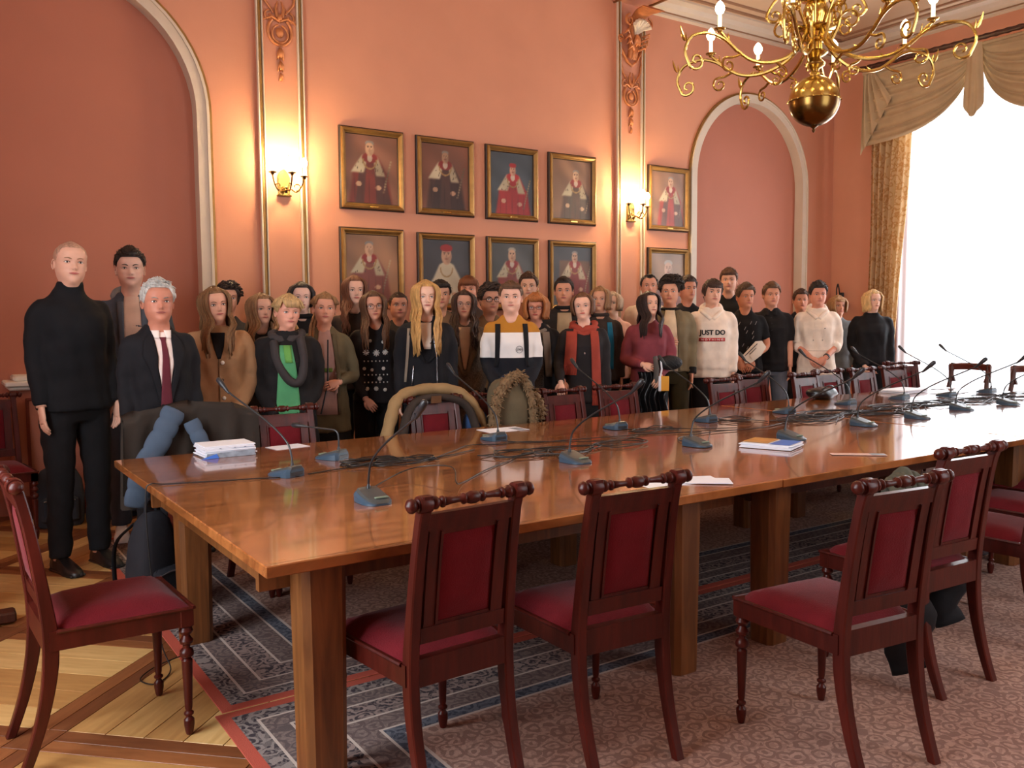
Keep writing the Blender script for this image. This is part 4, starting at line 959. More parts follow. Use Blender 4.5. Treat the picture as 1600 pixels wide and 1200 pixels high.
# head profile tables, z measured from the head centre (crown .118, chin -.115)
FR = [(-.20, -.045), (-.135, -.048), (-.118, -.066), (-.108, -.082), (-.095, -.087), (-.080, -.084), (-.066, -.087), (-.052, -.088), (-.042, -.085), (-.02, -.084), (0, -.084), (.014, -.090), (.035, -.092), (.060, -.087), (.085, -.070), (.105, -.042), (.116, -.012), (.118, -.004)]
BK = [(-.20, .060), (-.12, .062), (-.09, .070), (-.06, .082), (-.02, .095), (.02, .100), (.06, .090), (.09, .066), (.108, .036), (.118, .004)]
WD = [(-.20, .056), (-.13, .054), (-.118, .053), (-.108, .050), (-.095, .055), (-.075, .062), (-.05, .067), (-.02, .070), (.01, .073), (.04, .075), (.07, .067), (.095, .046), (.110, .022), (.118, .003)]
def head_pt(a, z, g=1.0, off=0.0, wf=1.0):
    # a: angle, 0 = front (-Y), positive towards +X
    f, b, w = interp(FR, z), interp(BK, z), interp(WD, z)*wf
    cy = (f+b)/2; hy = (b-f)/2; e = 2.25
    ca, sa = math.cos(a), math.sin(a)
    k = (abs(ca)**e+abs(sa)**e)**(-1/e)
    x = sa*k*(w+off); y = cy-ca*k*(hy+off)
    if y < 0 and z < -.05:
        x *= 1-.50*math.exp(-((z+.113)/.034)**2)*min(1, -y/.085)**1.5
    return x, y
def gs(x, s): return math.exp(-(x/s)**2)
def make_head(q, P, fem):
    # P(v): maps a head-space vector to body space; slots 0 skin, 1 eye white, 2 pupil, 3 lip, 4 brow
    na = 44; zs = list(np.linspace(-.19, -.115, 5))+list(np.linspace(-.106, .10, 30))+[.108, .113, .1165, .118]
    jaw = .93 if fem else 1.0
    rings = []
    for z in zs:
        ring = []
        for i in range(na):
            t = 2*PI*i/na; a = t-.42*math.sin(t)*.9   # denser at the front
            wf = 1-(1-jaw)*gs(z+.085, .05)
            x, y = head_pt(a, z, wf=wf)
            if y < -.02 and z > -.12:
                d = 0
                d += .006*gs(x, .0085)*gs(z+.002, .022)+(.0235 if fem else .0265)*gs(x, .0115)*gs(z+.030, .0125)+.012*gs(x, .008)*gs(z+.014, .014)
                d += .006*gs(abs(x)-.013, .006)*gs(z+.036, .007)
                d -= .0085*gs(abs(x)-.031, .015)*gs(z-.002, .0105)
                d += .003*gs(abs(x)-.031, .010)*gs(z-.001, .006)
                d += .004*gs(abs(x)-.030, .016)*gs(z-.017, .007)
                d += .005*gs(abs(x)-.043, .016)*gs(z+.024, .016)
                d += .004*gs(x, .020)*gs(z+.055, .009)-.003*gs(x, .022)*gs(z+.0685, .005)+.004*gs(x, .016)*gs(z+.093, .012)
                y -= d*min(1, max(0, (-y-.02)/.03))
            ring.append(P(Vector((x, y, z))))
        rings.append(ring)
    q.mat = 0; q.loft(rings)
    def fy(x, z):  # front surface
        w = interp(WD, z); f, b = interp(FR, z), interp(BK, z); cy = (f+b)/2; hy = (b-f)/2
        c = max(0, 1-(abs(x)/w)**2.25)**(1/2.25); return cy-hy*c
    for s in (-1, 1):
        ex, ez = s*.031, .001; ey = fy(ex, ez)+.0025
        q.mat = 1; q.ball(P(Vector((ex, ey, ez))), .0115, 10, 6, (1.10, .50, .43), P.R)
        q.mat = 2; q.ball(P(Vector((ex, ey-.0040, ez+.0006))), .0055, 8, 5, (1, .5, .98), P.R)
        lid = [Vector((ex+u*.0140, fy(ex+u*.0140, ez)-.0018+.0015*abs(u), ez+.0056*(1-u*u)+.0006)) for u in np.linspace(-1, 1, 7)]
        q.tube([P(v) for v in lid], [.0009, .0016, .0019, .002, .0019, .0017, .001], 5)
        q.mat = 0; lid = [Vector((ex+u*.0135, fy(ex+u*.0135, ez)-.0005, ez-.0052*(1-u*u))) for u in np.linspace(-1, 1, 7)]
        q.tube([P(v) for v in lid], .0014, 5)
        q.mat = 4; br = [Vector((s*(.013+.032*u), fy(s*(.013+.032*u), .019)-.0035-.001*math.sin(PI*u), .0175+.0065*math.sin(PI*min(1, u*1.15)*.75))) for u in np.linspace(0, 1, 7)]
        th = .0017 if fem else .0026
        q.tube([P(v) for v in br], [th*.7, th*1.25, th*1.3, th*1.2, th, th*.8, th*.3], 6)
        q.mat = 0  # ear
        er = []
        for i in range(9):
            a_ = 2*PI*i/9; er.append(P(Vector((s*(.0745+.006*math.cos(a_)*1), .012+.013*math.cos(a_)-.003*math.sin(a_), -.010+.027*math.sin(a_)))))
        q.tube(er+[er[0]], .0042, 5); q.ball(P(Vector((s*.0735, .012, -.012))), .014, 8, 6, (.35, .8, 1.6), P.R)
        q.mat = 2; q.ball(P(Vector((s*.0065, fy(s*.0065, -.040)-.0105, -.0400))), .0028, 6, 4, (1.1, .8, .5), P.R)
    q.mat = 3; W_ = .0225 if fem else .0235
    for up in (1, -1):
        lp = [Vector((u*W_, fy(u*W_, -.058)-.0035-.0022*(1-u*u), -.0580+up*(.0027*(1-u*u))+(.0010 if up > 0 and abs(u) < .2 else 0)*-1)) for u in np.linspace(-1, 1, 9)]
        b = .0030 if up > 0 else .0036
        q.tube([P(v) for v in lp], [b*max(.25, (1-u*u)**.6) for u in np.linspace(-1, 1, 9)], 6)
    q.mat = 0
class HeadXf:
    def __init__(s, pos, yaw, tilt, roll, k):
        s.R = (Matrix.Rotation(yaw, 3, 'Z') @ Matrix.Rotation(tilt, 3, 'X') @ Matrix.Rotation(roll, 3, 'Y')); s.pos = Vector(pos); s.k = k; s.piv = Vector((0, .015, -.125))
    def __call__(s, v):
        v = Vector((v.x*1.075, v.y*1.03, v.z))
        w = min(1, max(0, (v.z+.185)/.07)); 
        if w >= 1: r = s.R @ (v-s.piv)
        else: r = (v-s.piv).lerp(s.R @ (v-s.piv), w)
        return s.pos+(r+s.piv)*s.k

def hand(q, wrist, fdir, palm, size=1.0, curl_=.5, side=1, spread=.12):
    # fdir: fingers direction, palm: palm normal
    f = Vector(fdir).normalized(); n = Vector(palm); n = (n-f*n.dot(f)).normalized(); x = f.cross(n)*side; w = Vector(wrist); s = size
    rings = []
    for d, a, b in ((-.012, .024, .019), (.006, .026, .016), (.03, .036, .0145), (.060, .041, .0140), (.085, .040, .012), (.094, .034, .008)):
        rings.append([w+f*d*s+(x*math.cos(t)*a+n*math.sin(t)*b)*s for t in np.linspace(0, 2*PI, 11)[:-1]])
    q.loft(rings)
    for k, (off, ln) in enumerate(((-.030, .070), (-.010, .080), (.011, .074), (.030, .058))):
        base = w+f*.080*s+x*off*s; d = (f+x*off*spread*8).normalized(); pts = [base]; a = 0
        for j, seg in enumerate((.45, .32, .23)):
            a += curl_*(.5 if j == 0 else .75); dd = d*math.cos(a)+n*math.sin(a); pts.append(pts[-1]+dd*ln*seg*s)
        q.tube(pts, [.0098*s, .0092*s, .0080*s, .0058*s], 7)
        q.ball(pts[-1], .0062*s, 6, 4)
    pts = [w+f*.018*s-x*.024*s, w+f*.045*s-x*.046*s+n*.008*s, w+f*.072*s-x*.052*s+n*.018*s, w+f*.094*s-x*.046*s+n*.024*s]
    q.tube(pts, [.0145*s, .0118*s, .0098*s, .0068*s], 7); q.ball(pts[-1], .007*s, 6, 4)

POSES = { # elbow, wrist, fingers dir, palm normal  (for the +X side, mirrored for the other)
 'down':   ((.214, .015, 1.135), (.212, -.055, .890), (0, -.12, -1), (-1, -.1, 0), .35),
 'front':  ((.228, .015, 1.120), (.070, -.205, .985), (-.75, -.15, -.55), (0, 1, -.2), .45),
 'low':    ((.222, .015, 1.125), (.085, -.195, .905), (-.65, -.1, -.75), (0, 1, -.1), .5),
 'waist':  ((.250, .020, 1.125), (.090, -.225, 1.090), (-.85, -.2, -.25), (0, 1, -.3), .6),
 'back':   ((.245, .065, 1.135), (.120, .155, .950), (-.6, .1, -.7), (0, -1, 0), .4),
 'forward': ((.245, -.02, 1.12), (.215, -.270, 1.010), (0, -1, -.35), (0, 0, -1), .3),
 'chest':  ((.250, .000, 1.130), (.060, -.215, 1.180), (-.9, -.15, .1), (0, 1, 0), .7),
 'rail':   ((.245, -.03, 1.13), (.200, -.235, .955), (0, -.5, -.8), (0, .3, -1), .5),
}
SN = [0]
def person(label, x, y, h, rz=0.0, fem=False, build=1.0, skinc=(226, 178, 154), lip=(178, 98, 92), hair=('short', (60, 44, 34)), browc=None, look=(0, 0, 0),
           top=None, legs=(30, 30, 34), arms=('down', 'down'), skirt=False, sleeve=1.0, hem=.86, shoes=(24, 22, 22), neck='crew', extra=None, bare_z=None, thick=1.0, group='standing group behind the table', slim=1.0, hy=None):
    SN[0] += 1; s = h/1.75
    rz = rz-.92*math.atan2(x, y)
    t = thing('person', label, 'person', (x, y, .006), rz, group)
    sk = skin(skinc); sw = (.905 if fem else 1.0)*build; rnd = random.Random(SN[0]*7)
    hk = (1.0 if not fem else .955)*(.5+.5*s)
    hc = (0, -.010*s, h-.118*hk); P = HeadXf(hc, look[0], look[1], look[2], hk)
    bc = browc or tuple(int(c*.75) for c in hair[1])
    # ---- body: one mesh holding head, neck, torso core, arms and hands, legs
    q = MB(); make_head(q, P, fem)
    def S(v): return Vector((v[0]*s, v[1]*s, v[2]*s))
    def Sx(v): return Vector((v[0]*s*(.5+.5*sw), v[1]*s, v[2]*s))
    def ering(cx, cy, z, a, b, n=16, e=2.4):
        r = []
        for i in range(n):
            t_ = 2*PI*i/n; c, sn = math.cos(t_), math.sin(t_); k = (abs(c)**e+abs(sn)**e)**(-1/e); r.append(Vector((cx+c*k*a, cy+sn*k*b, z)))
        return r
    TOR = [(.82, .150, .105, .015), (.93, .172, .118, .015), (1.02, .158, .108, .008), (1.10, .148 if fem else .155, .102, .0), (1.20, .150, .108, -.006), (1.29, .160, .116 if not fem else .124, -.008), (1.36, .166, .100, .0), (1.405, .158, .080, .012), (1.440, .122, .064, .022), (1.470, .078, .055, .026), (1.50, .058, .052, .020)]
    def torso(q, off, z0=None, z1=9, mul=1.0, flare=0.0):
        rings = []
        for z, a, b, cy in TOR:
            if z0 is not None and z < z0: continue
            if z > z1: continue
            fl = flare*max(0, 1.1-z)
            rings.append(ering(0, cy*s, z*s, (a*sw*mul+off+fl)*s, (b*build*mul*thick+off+fl)*s))
        q.loft(rings)
    def zt(z): return [interp([(r[0], r[i]) for r in TOR], z) for i in (1, 2, 3)]
    torso(q, -.020)
    arm_pts = {}
    for k, sd in enumerate((-1, 1)):
        el, wr, fd, pn, cu = POSES[arms[k]] if isinstance(arms[k], str) else arms[k]
        sh = Vector((.158*sw*sd, .014, 1.385)); E = Vector((el[0]*.90*sd*(.55+.45*sw*slim), el[1], el[2])); W = Vector((wr[0]*(.93 if abs(wr[0]) > .15 else 1)*sd, wr[1], wr[2]))
        arm_pts[sd] = (sh, E, W)
        pts = spline([S(sh), S(sh.lerp(E, .5)+Vector((.012*sd, .004, 0))), S(E), S(E.lerp(W, .5)), S(W)], 4)
        q.tube(pts, [s*r for r in np.interp(np.linspace(0, 1, len(pts)), [0, .25, .5, .62, 1], [.044, .040, .034, .035, .025])], 10)
        fdv = Vector((fd[0]*sd, fd[1], fd[2])); pv = Vector((pn[0]*sd, pn[1], pn[2]))
        hand(q, S(W), fdv, pv, s*(.84 if fem else .93), cu, -sd)
    for sd in (-1, 1):
        q.tube([S((.085*sd, .012, .90)), S((.092*sd, .0, .70)), S((.095*sd, -.012, .49)), S((.10*sd, .008, .30)), S((.105*sd, .02, .10)), S((.105*sd, .02, .06))], [.082*s, .076*s, .053*s, .052*s, .036*s, .036*s], 10)
    q.obj('body', [sk, EYEW, PUPIL, lipm(lip), hairm(bc)], t, ang=180)
    # ---- trousers or skirt
    lg = legs; LM = fabric(*lg, bump=.3)
    q = MB()
    if skirt:
        q.loft([ering(0, .012*s, z*s, a*s*sw, b*s) for z, a, b in ((.96, .168, .120), (.90, .182, .135), (.70, .20, .155), (.50, .215, .17), (skirt, .225, .18))]); q.obj('skirt', LM, t, ang=180)
    else:
        for sd in (-1, 1):
            pts = spline([S((.086*sd, .014, .93)), S((.093*sd, .004, .72)), S((.098*sd, -.008, .49)), S((.102*sd, .010, .28)), S((.106*sd, .018, .075))], 4)
            q.tube(pts, [s*build*r for r in np.interp(np.linspace(0, 1, len(pts)), [0, .25, .5, .8, 1], [.098, .090, .070, .064, .060])], 12)
        q.loft([ering(0, .014*s, z*s, a*s*sw, b*s*build) for z, a, b in ((.80, .14, .10), (.86, .178, .122), (.95, .178, .124), (1.02, .165, .114))])
        o = q.obj('trousers', LM, t)
        if lg is not None and y < 6.3 and x < 1.4:
            voxel(o, .014, 3); me = o.data
            for v in me.vertices: f = math.sin(v.co.z*42+v.co.x*30)*math.sin(v.co.z*17+2*v.co.y*20); v.co.y += .004*f; v.co.x += .003*math.sin(v.co.z*55+v.co.y*40)
        else: o.data.polygons.foreach_set('use_smooth', [True]*len(o.data.polygons))
    SM = mat('shoe_%d_%d_%d' % shoes, rgb(*shoes), .35, 0, .1, 12)
    for sd in (-1, 1):
        q = MB(); rr_ = []
        for yy, w, z0, z1 in ((.085, .020, .0, .05), (.075, .034, 0, .085), (.03, .038, 0, .095), (-.03, .038, 0, .085), (-.09, .046, 0, .060), (-.14, .045, 0, .045), (-.175, .032, 0, .034), (-.19, .012, .004, .022)):
            rr_.append([Vector(((.107*sd)*s+c*w, yy*s+.0, z)) for c, z in ((-1, z0), (-1.05, z1*.45), (-.75, z1*.9), (0, z1), (.75, z1*.9), (1.05, z1*.45), (1, z0))])
        q.loft(rr_); q.bbox((.107*sd*s, -.05*s, .008), (.088, .26*s, .016), .006); q.obj('shoe', SM, t, ang=50)
    # ---- garment
    tc = top; TM = tc if not isinstance(tc, tuple) else fabric(*tc)
    q = MB(); long = hem < .8
    torso(q, .016*thick, z0=max(hem, .93) if hem > .82 else .82, flare=.0)
    if hem < .93: q.loft([ering(0, .012*s, z*s, (a*sw+.018)*s, (b*build+.020)*s) for z, a, b in ((hem, .178+.10*max(0, .86-hem), .128+.08*max(0, .86-hem)), (.90, .176, .122), (1.0, .160, .108), (1.15, .15, .10))])
    for sd in (-1, 1):
        sh, E, W = arm_pts[sd]; pts = spline([S(sh+Vector((-.05*sd, 0, .004))), S(sh), S(sh.lerp(E, .5)+Vector((.014*sd, .004, 0))), S(E), S(E.lerp(W, .5)), S(W.lerp(E, .02))], 5)
        n = len(pts); cut = max(4, int(n*(.2+.8*sleeve))) if sleeve < 1 else n
        R_ = [s*r*(.5+.5*max(1, build))*max(1, thick) for r in np.interp(np.linspace(0, 1, n), [0, .18, .4, .6, .75, .95, 1], [.046, .058, .053, .046, .047, .038, .037])]
        q.tube(pts[:cut], R_[:cut], 12)
    if neck in ('turtle',): q.loft([ering(0, cy*s, z*s, a*s, b*s, 14, 2) for z, a, b, cy in ((1.43, .092, .086, .016), (1.49, .070, .070, .010), (1.53, .066, .068, .0), (1.545, .064, .066, -.002))])
    elif neck == 'crew': q.loft([ering(0, cy*s, z*s, a*s, b*s, 14, 2) for z, a, b, cy in ((1.42, .10, .08, .024), (1.475, .088, .072, .020), (1.495, .074, .066, .016))])
    elif neck == 'hood':
        q.torus((0, .045*s, 1.485*s), .082*s, .034*s, 20, 8, rot=Matrix.Rotation(.45, 3, 'X'))
        q.ball((0, .115*s, 1.44*s), .075*s, 12, 8, (1.35, .75, 1.0))
    o = q.obj('top', TM, t); voxel(o, .0135*s, 4); me = o.data
    ph = rnd.uniform(0, 6)
    co_ = np.empty(len(me.vertices)*3); me.vertices.foreach_get('co', co_); co_ = co_.reshape(-1, 3); nn = np.empty_like(co_).ravel(); me.vertices.foreach_get('normal', nn); nn = nn.reshape(-1, 3)
    f = np.sin(co_[:, 2]*38+co_[:, 0]*22+ph)*np.sin(co_[:, 2]*15-co_[:, 0]*30+co_[:, 1]*20+ph*2)*.0040+np.sin(co_[:, 0]*60+co_[:, 2]*8+ph)*.0022*(co_[:, 2] < 1.25*s)
    co_ += nn*f[:, None]; me.vertices.foreach_set('co', co_.ravel()); me.update()
    bvh = BVHTree.FromPolygons([tuple(v) for v in co_], [tuple(p.vertices) for p in me.polygons])
    ctx = dict(t=t, s=s, P=P, bvh=bvh, h=h, arm=arm_pts, S=S, sw=sw, rnd=rnd, fem=fem)
    make_hair(ctx, hair[0], hair[1], *(hair[2:]))
    if extra: extra(ctx)
    return t

def frontY(ctx, x, z, off, ori=-1):
    # x, z in metres of the person's own frame
    r = ctx['bvh'].ray_cast(Vector((x, ori*1.0, z)), Vector((0, -ori, 0)))
    if r[0] is None: return -.10*ctx['s']*(-ori)
    return r[0].y + ori*off
def strip(ctx, name, rows, mt, off=.006, nx=7, th=.008, k=4, ori=-1):
    # rows: (z, xl, xr) at scale s; a draped band lying on the garment
    s = ctx['s']; R = []
    zs = [r[0] for r in rows]
    for i in range(len(rows)-1):
        for j in range(k):
            f = j/k; R.append(tuple(rows[i][c]*(1-f)+rows[i+1][c]*f for c in range(3)))
    R.append(rows[-1]); q = MB(); rings = []
    for z, a, b in R:
        outer = [Vector((x*s, frontY(ctx, x*s, z*s, off, ori), z*s)) for x in np.linspace(a, b, nx)]
        # keep the band smooth across hands and hollows
        inner = [v+Vector((0, -ori*th, 0)) for v in reversed(outer)]
        rings.append(outer+inner)
    q.loft(rings); return q.obj(name, mt, ctx['t'], ang=180)
def dots(ctx, name, pts, mt, r=.007, off=.004, sy=.5):
    for x, z in pts:
        s = ctx['s']; q = MB(); q.ball((x*s, frontY(ctx, x*s, z*s, off), z*s), r, 8, 6, (1, sy, 1)); q.obj(name, mt, ctx['t'], ang=180)
def glasses(ctx, col=(30, 26, 26), w=.0215, hgt=.0175, round_=False, thick=.0016):
    P, k = ctx['P'], ctx['P'].k; q = MB()
    for s in (-1, 1):
        pts = []
        for a in np.linspace(0, 2*PI, 19):
            e = 2 if round_ else 3.2; c, sn = math.cos(a), math.sin(a); kk = (abs(c)**e+abs(sn)**e)**(-1/e)
            xx = s*.032+c*kk*w; pts.append(P(Vector((xx, -.104+.010*(abs(xx)/.055)**2, -.001+sn*kk*hgt))))
        q.tube(pts, thick*k, 5)
        q.tube([P(Vector((s*.054, -.095, .005))), P(Vector((s*.074, -.06, .004))), P(Vector((s*.078, .005, .002)))], thick*k, 5)
    q.tube([P(Vector((-.011, -.106, .002))), P(Vector((0, -.109, .004))), P(Vector((.011, -.106, .002)))], thick*k, 5)
    sp = q.obj('spectacles', mat('spectacle_%d' % sum(col), rgb(*col), .3), ctx['t'])
    q = MB()
    for s in (-1, 1): q.ball(P(Vector((s*.032, -.1045, -.001))), 1, 12, 4, (w*.95*k, .0012*k, hgt*.95*k), P.R)
    q.obj('lens', GLASS, sp)

def make_hair(ctx, kind, col, opt=None):
    if kind == 'bald': 
        opt = opt or {}
    opt = opt or {}; P = ctx['P']; rnd = ctx['rnd']; k = P.k; HM = hairm(col); t = ctx['t']
    q = MB(); fz = opt.get('front', .070 if kind not in ('long', 'bob') else .078); sz = opt.get('side', -.005); bz = opt.get('back', -.085); vol = opt.get('vol', .010); lift = opt.get('lift', .0); part = opt.get('part', 0.0)
    na = 40; nz = 12
    amp = opt.get('amp', .003); fr = opt.get('fr', 9)
    def low(a):
        a = abs((a+PI) % (2*PI)-PI)   # 0 front .. pi back
        if a < .75: return fz + opt.get('peak', .0)*(.75-a)
        if a < 1.25: return fz+(sz-fz)*((a-.75)/.5)**1.0
        if a < 1.75: return sz
        return sz+(bz-sz)*min(1, (a-1.75)/.7)
    def cap(u, v, o=0.0):
        a = 2*PI*u; lo = low(a); z = lo+(.118-lo)*v**.72 if v < 1 else .118
        z = min(z, .1179); x, y = head_pt(a, z)
        ed = min(1, v*5+.25); tpr = vol*ed+lift*max(0, z-.02)/.1*ed*(1+.5*math.cos(a))
        n = amp*ed*(math.sin(fr*a+z*120+part*3)+.6*math.sin((fr*1.7)*a-z*90))
        r = math.hypot(x, y); d = Vector((x, y, 0)); d = d.normalized() if r > 1e-5 else Vector((0, 0, 0))
        up = max(0, (z-.05)/.068)
        return P(Vector((x, y, z)) + d*(tpr+n)*(1-up*.45) + Vector((0, 0, (tpr+n*.7)*up)))
    if kind != 'none':
        q.grid(cap, na, nz, True)
        q.grid(lambda u, v: cap(u, 0) .lerp(P(Vector((*[c*.93 for c in head_pt(2*PI*u, low(2*PI*u))], low(2*PI*u)))), v), na, 2, True)
    def lock(pts, r, n=5, flat=.45): q.tube([P(Vector(p)) for p in pts], r, n, flat)
    def over(a, z, off):
        x, y = head_pt(a, max(-.12, min(z, .1178)), off=off); return (x, y, z)
    if kind in ('short', 'bald', 'quiff', 'curly'):
        N_ = opt.get('tufts', 90)
        if kind == 'bald': N_ = 0
        for i in range(N_):
            a = rnd.uniform(-PI, PI); lo = low(a); z = rnd.uniform(max(lo+.004, .02), .112); L = opt.get('tuft', .022)*rnd.uniform(.7, 1.3)
            x, y = head_pt(a, z, off=vol+lift*max(0, z-.02)/.1); top_ = max(0, (z-.05)/.068); p = Vector((x, y, z+(vol+lift)*top_*.8))
            if kind == 'curly':
                c = [p+Vector((math.cos(b)*.008+.003*j, math.sin(b)*.008, .006*math.sin(b*1.7)+.004*j*top_)) for j, b in enumerate(np.linspace(0, 5+rnd.random()*2, 7))]
                lock(c, [.005, .0062, .0066, .0066, .006, .005, .003], 5, .9)
            else:
                sw_ = opt.get('sweep', .6); d = Vector((sw_*.6, -1.0*math.cos(a) if abs(a) < 1.5 else .2, -.55+top_*.6)).normalized()
                if abs(a) > 1.2 or z < .06: d = Vector((x*1.0, -.2, -1.2)).normalized()*.8
                lock([p-d*L*.3, p+d*L*.3+Vector((0, 0, .003*top_)), p+d*L], [.0055, .0050, .0012], 5, .5)
        if opt.get('fringe'):
            f = opt['fringe']  # (length down, sweep)
            for i in range(26):
                a = -.95+1.9*i/25; z0 = .108-.012*abs(a); L = f[0]*rnd.uniform(.85, 1.1)
                x0, y0 = head_pt(a*.6, z0, off=vol); x1, y1 = head_pt(a, fz-.002, off=vol*.9+.003); x2, y2 = head_pt(a+f[1]*.25, fz-L, off=.007)
                lock([(x0, y0, z0+vol*.8), (x1, y1, fz+.012), (x2, y2, fz-L)], [.007, .0085, .0035], 5, .5)
    if kind in ('long', 'bob', 'tail'):
        zend = opt.get('end', -.36); N_ = opt.get('n', 60); pa = opt.get('open', .62)+.20  # parting angle at the front
        if kind == 'bob': zend = opt.get('end', -.115)
        wv = opt.get('wave', .006)
        for layer in range(2):
            for i in range(N_):
                a = pa*rnd.uniform(.95, 1.1)+(2*PI-2*pa)*(i+.5)/N_ if N_ else 0
                a_ = (a+PI) % (2*PI)-PI; sg = 1 if a_ >= 0 else -1; ab = abs(a_)
                frontness = max(0, 1-(ab-pa)/1.1)
                off = vol+.004+.006*layer+rnd.uniform(-.002, .004)
                pts = [over(sg*min(ab, .5+.3*ab)*.5+part*.2, .114, vol*.5)]; pts[0] = (pts[0][0]*.3+part*.012, pts[0][1]*.3, .121+vol)
                pts.append(over(sg*(ab*.8+.15), .085, off)); pts.append(over(a_, .04, off+.002)); pts.append(over(a_, -.02, off+.004)); pts.append(over(a_, -.075, off+.006))
                if kind == 'tail':
                    pts = pts[:3]+[over(sg*(PI-.25*(PI-ab)), -.0, .012)]; pts[-1] = (pts[-1][0]*.5, .105, -.01)
                    lock(pts, [.004, .009, .009, .006], 5); continue
                L = zend*rnd.uniform(.86, 1.06); x, y = pts[-1][:2]
                if zend < -.13:
                    hy_ = y-(.030+.055*frontness if frontness > .05 else -.022); hx_ = x*(1.12 if frontness < .05 else 1.05+.12*rnd.random())
                    if frontness > .05: hy_ = min(hy_, -.082)
                    for f in (.18, .5, .8, 1.0):
                        zz = -.10+(L+.10)*f; tap = 1-.10*f
                        ww = wv*math.sin(f*9+i*1.7)
                        if frontness > .05: pts.append((hx_*tap+ww, hy_*(.8 if f < .3 else 1)-.052*min(1, f*1.5), zz))
                        else: pts.append((hx_*tap+ww, hy_+.022*f, zz))
                    P2 = spline(pts, 2); lock(P2, list(np.interp(np.linspace(0, 1, len(P2)), [0, .12, .8, 1], [.004, .010, .011, .003])), 5, .5)
                else:
                    pts.append((x*(1.06-.25*(abs(L)-.1)), y*1.0, L)); lock(pts, [.004, .011, .012, .0125, .012, .006], 6, .5)
        if kind == 'tail' and opt.get('tail', True):
            sd = opt.get('tail_side', 0)
            for i in range(14):
                r_ = rnd.uniform(-1, 1)*.016; c_ = rnd.uniform(-1, 1)*.012
                lock([(0, .10, -.005), (sd*.05+r_, .115+c_, -.04), (sd*.085+r_, .06*(1-abs(sd))+.03+c_, -.13), (sd*.10+r_, -.075*abs(sd)+.10*(1-abs(sd))+c_, -.22), (sd*.095+r_*1.3, -.135*abs(sd)+.09*(1-abs(sd)), -.32)], [.008, .012, .012, .010, .003], 5, .7)
        if opt.get('fringe'):
            f = opt['fringe']
            for i in range(22):
                a = -.7+1.4*i/21; L = f[0]*rnd.uniform(.8, 1.1)
                x0, y0 = head_pt(a*.6, .108, off=vol); x1, y1 = head_pt(a, .075, off=vol+.004); x2, y2 = head_pt(a+f[1]*.3, .070-L, off=.008)
                lock([(x0, y0, .112+vol), (x1, y1, .078), (x2, y2, .070-L)], [.006, .008, .003], 5)
    if q.v: q.obj('hair', HM, t, ang=180)
# ------------------------------------------------------------------ the standing group
def cols(c): return fabric(*c, bump=.3)
WHITEF = (232, 226, 216)
def buttons(c, pts, m=None, r=.008): dots(c, 'button', pts, m or mat('pearl_button', rgb(232, 224, 210), .25), r)
def scarf_loop(ctx, col, z=1.455, r=.105, th=.034, drop=None, fringe=False, n=2):
    s = ctx['s']; FM = fabric(*col, bump=.6, bs=10); q = MB()
    for k in range(n):
        pts = []
        for i in range(25):
            a = 2*PI*i/24; pts.append(Vector(((r-.01*k)*math.cos(a)*s, (.018+(r*.86-.01*k)*math.sin(a)*-1*-1)*s, (z+.032*k-.045*max(0, -math.sin(a))+.010*math.sin(5*a+k))*s)))
        q.tube(pts, [th*s*(1+.15*math.sin(4*i+k)) for i in range(25)], 10, .8)
    q.obj('scarf', FM, ctx['t'], ang=180)
    if drop: 
        for rows in drop:
            o = strip(ctx, 'scarf_end', rows, FM, .014, 7, .018)
            if fringe:
                q = MB(); zz, a, b = rows[-1]
                for i in range(12):
                    x = (a+(b-a)*i/11)*s; y0 = frontY(ctx, x, zz*s, .012); q.tube([(x, y0, (zz+.01)*s), (x+.004, y0-.004, (zz-.03)*s), (x, y0, (zz-.075)*s)], .0035, 4)
                q.obj('fringe', FM, ctx['t'])
def lapels(ctx, mt, zb=1.08, w=.055, open_=.05, top=1.44):
    for sd in (-1, 1):
        a = lambda x0, x1: (min(sd*x0, sd*x1), max(sd*x0, sd*x1))
        rows = [(top, *a(.050, .075)), (1.40, *a(.045, .045+w*1.2)), (1.32, *a(.040, .055+w*1.3)), (1.24, *a(.030+open_*.3, .030+w*1.1)), (zb, *a(.004, .016))]
        strip(ctx, 'lapel', rows, mt, .012, 5, .012)
def shirt_v(ctx, mt, zb=1.10, w=.055, name='shirt_front'): strip(ctx, name, [(1.46, -.045, .045), (1.36, -w, w), (1.22, -w*.6, w*.6), (zb, -.006, .006)], mt, .007, 9, .010)
def open_front(ctx, mt, w0=.05, w1=.055, zb=.90, name='shirt_front', off=.007): strip(ctx, name, [(1.47, -.04, .04), (1.38, -w0, w0), (1.15, -w1, w1), (zb, -w1, w1)], mt, off, 9, .010)
def hemband(ctx, mt, z0, z1, name='hem_band'):
    pass
def neck_ring(ctx, mt, name='collar', z=1.478, r=.074, th=.016):
    s = ctx['s']; q = MB(); q.torus((0, .018*s, z*s), r*s, th*s, 20, 8, s=(1, .93, 1)); q.obj(name, mt, ctx['t'], ang=180)
def hood_back(ctx, mt, name='hood'):
    s = ctx['s']; q = MB(); q.torus((0, .05*s, 1.475*s), .088*s, .030*s, 20, 8, rot=Matrix.Rotation(.5, 3, 'X')); q.ball((0, .12*s, 1.43*s), .07*s, 12, 8, (1.3, .7, 1)); q.obj(name, mt, ctx['t'], ang=180)
def emb_star(q, ctx, x, z, r):
    s = ctx['s']
    for k in range(4):
        a = PI*k/4; p = []
        for f in (-1, 0, 1): xx, zz = (x+f*r*math.cos(a))*s, (z+f*r*math.sin(a))*s; p.append(Vector((xx, frontY(ctx, xx, zz, .003), zz)))
        q.tube(p, .0045, 4)

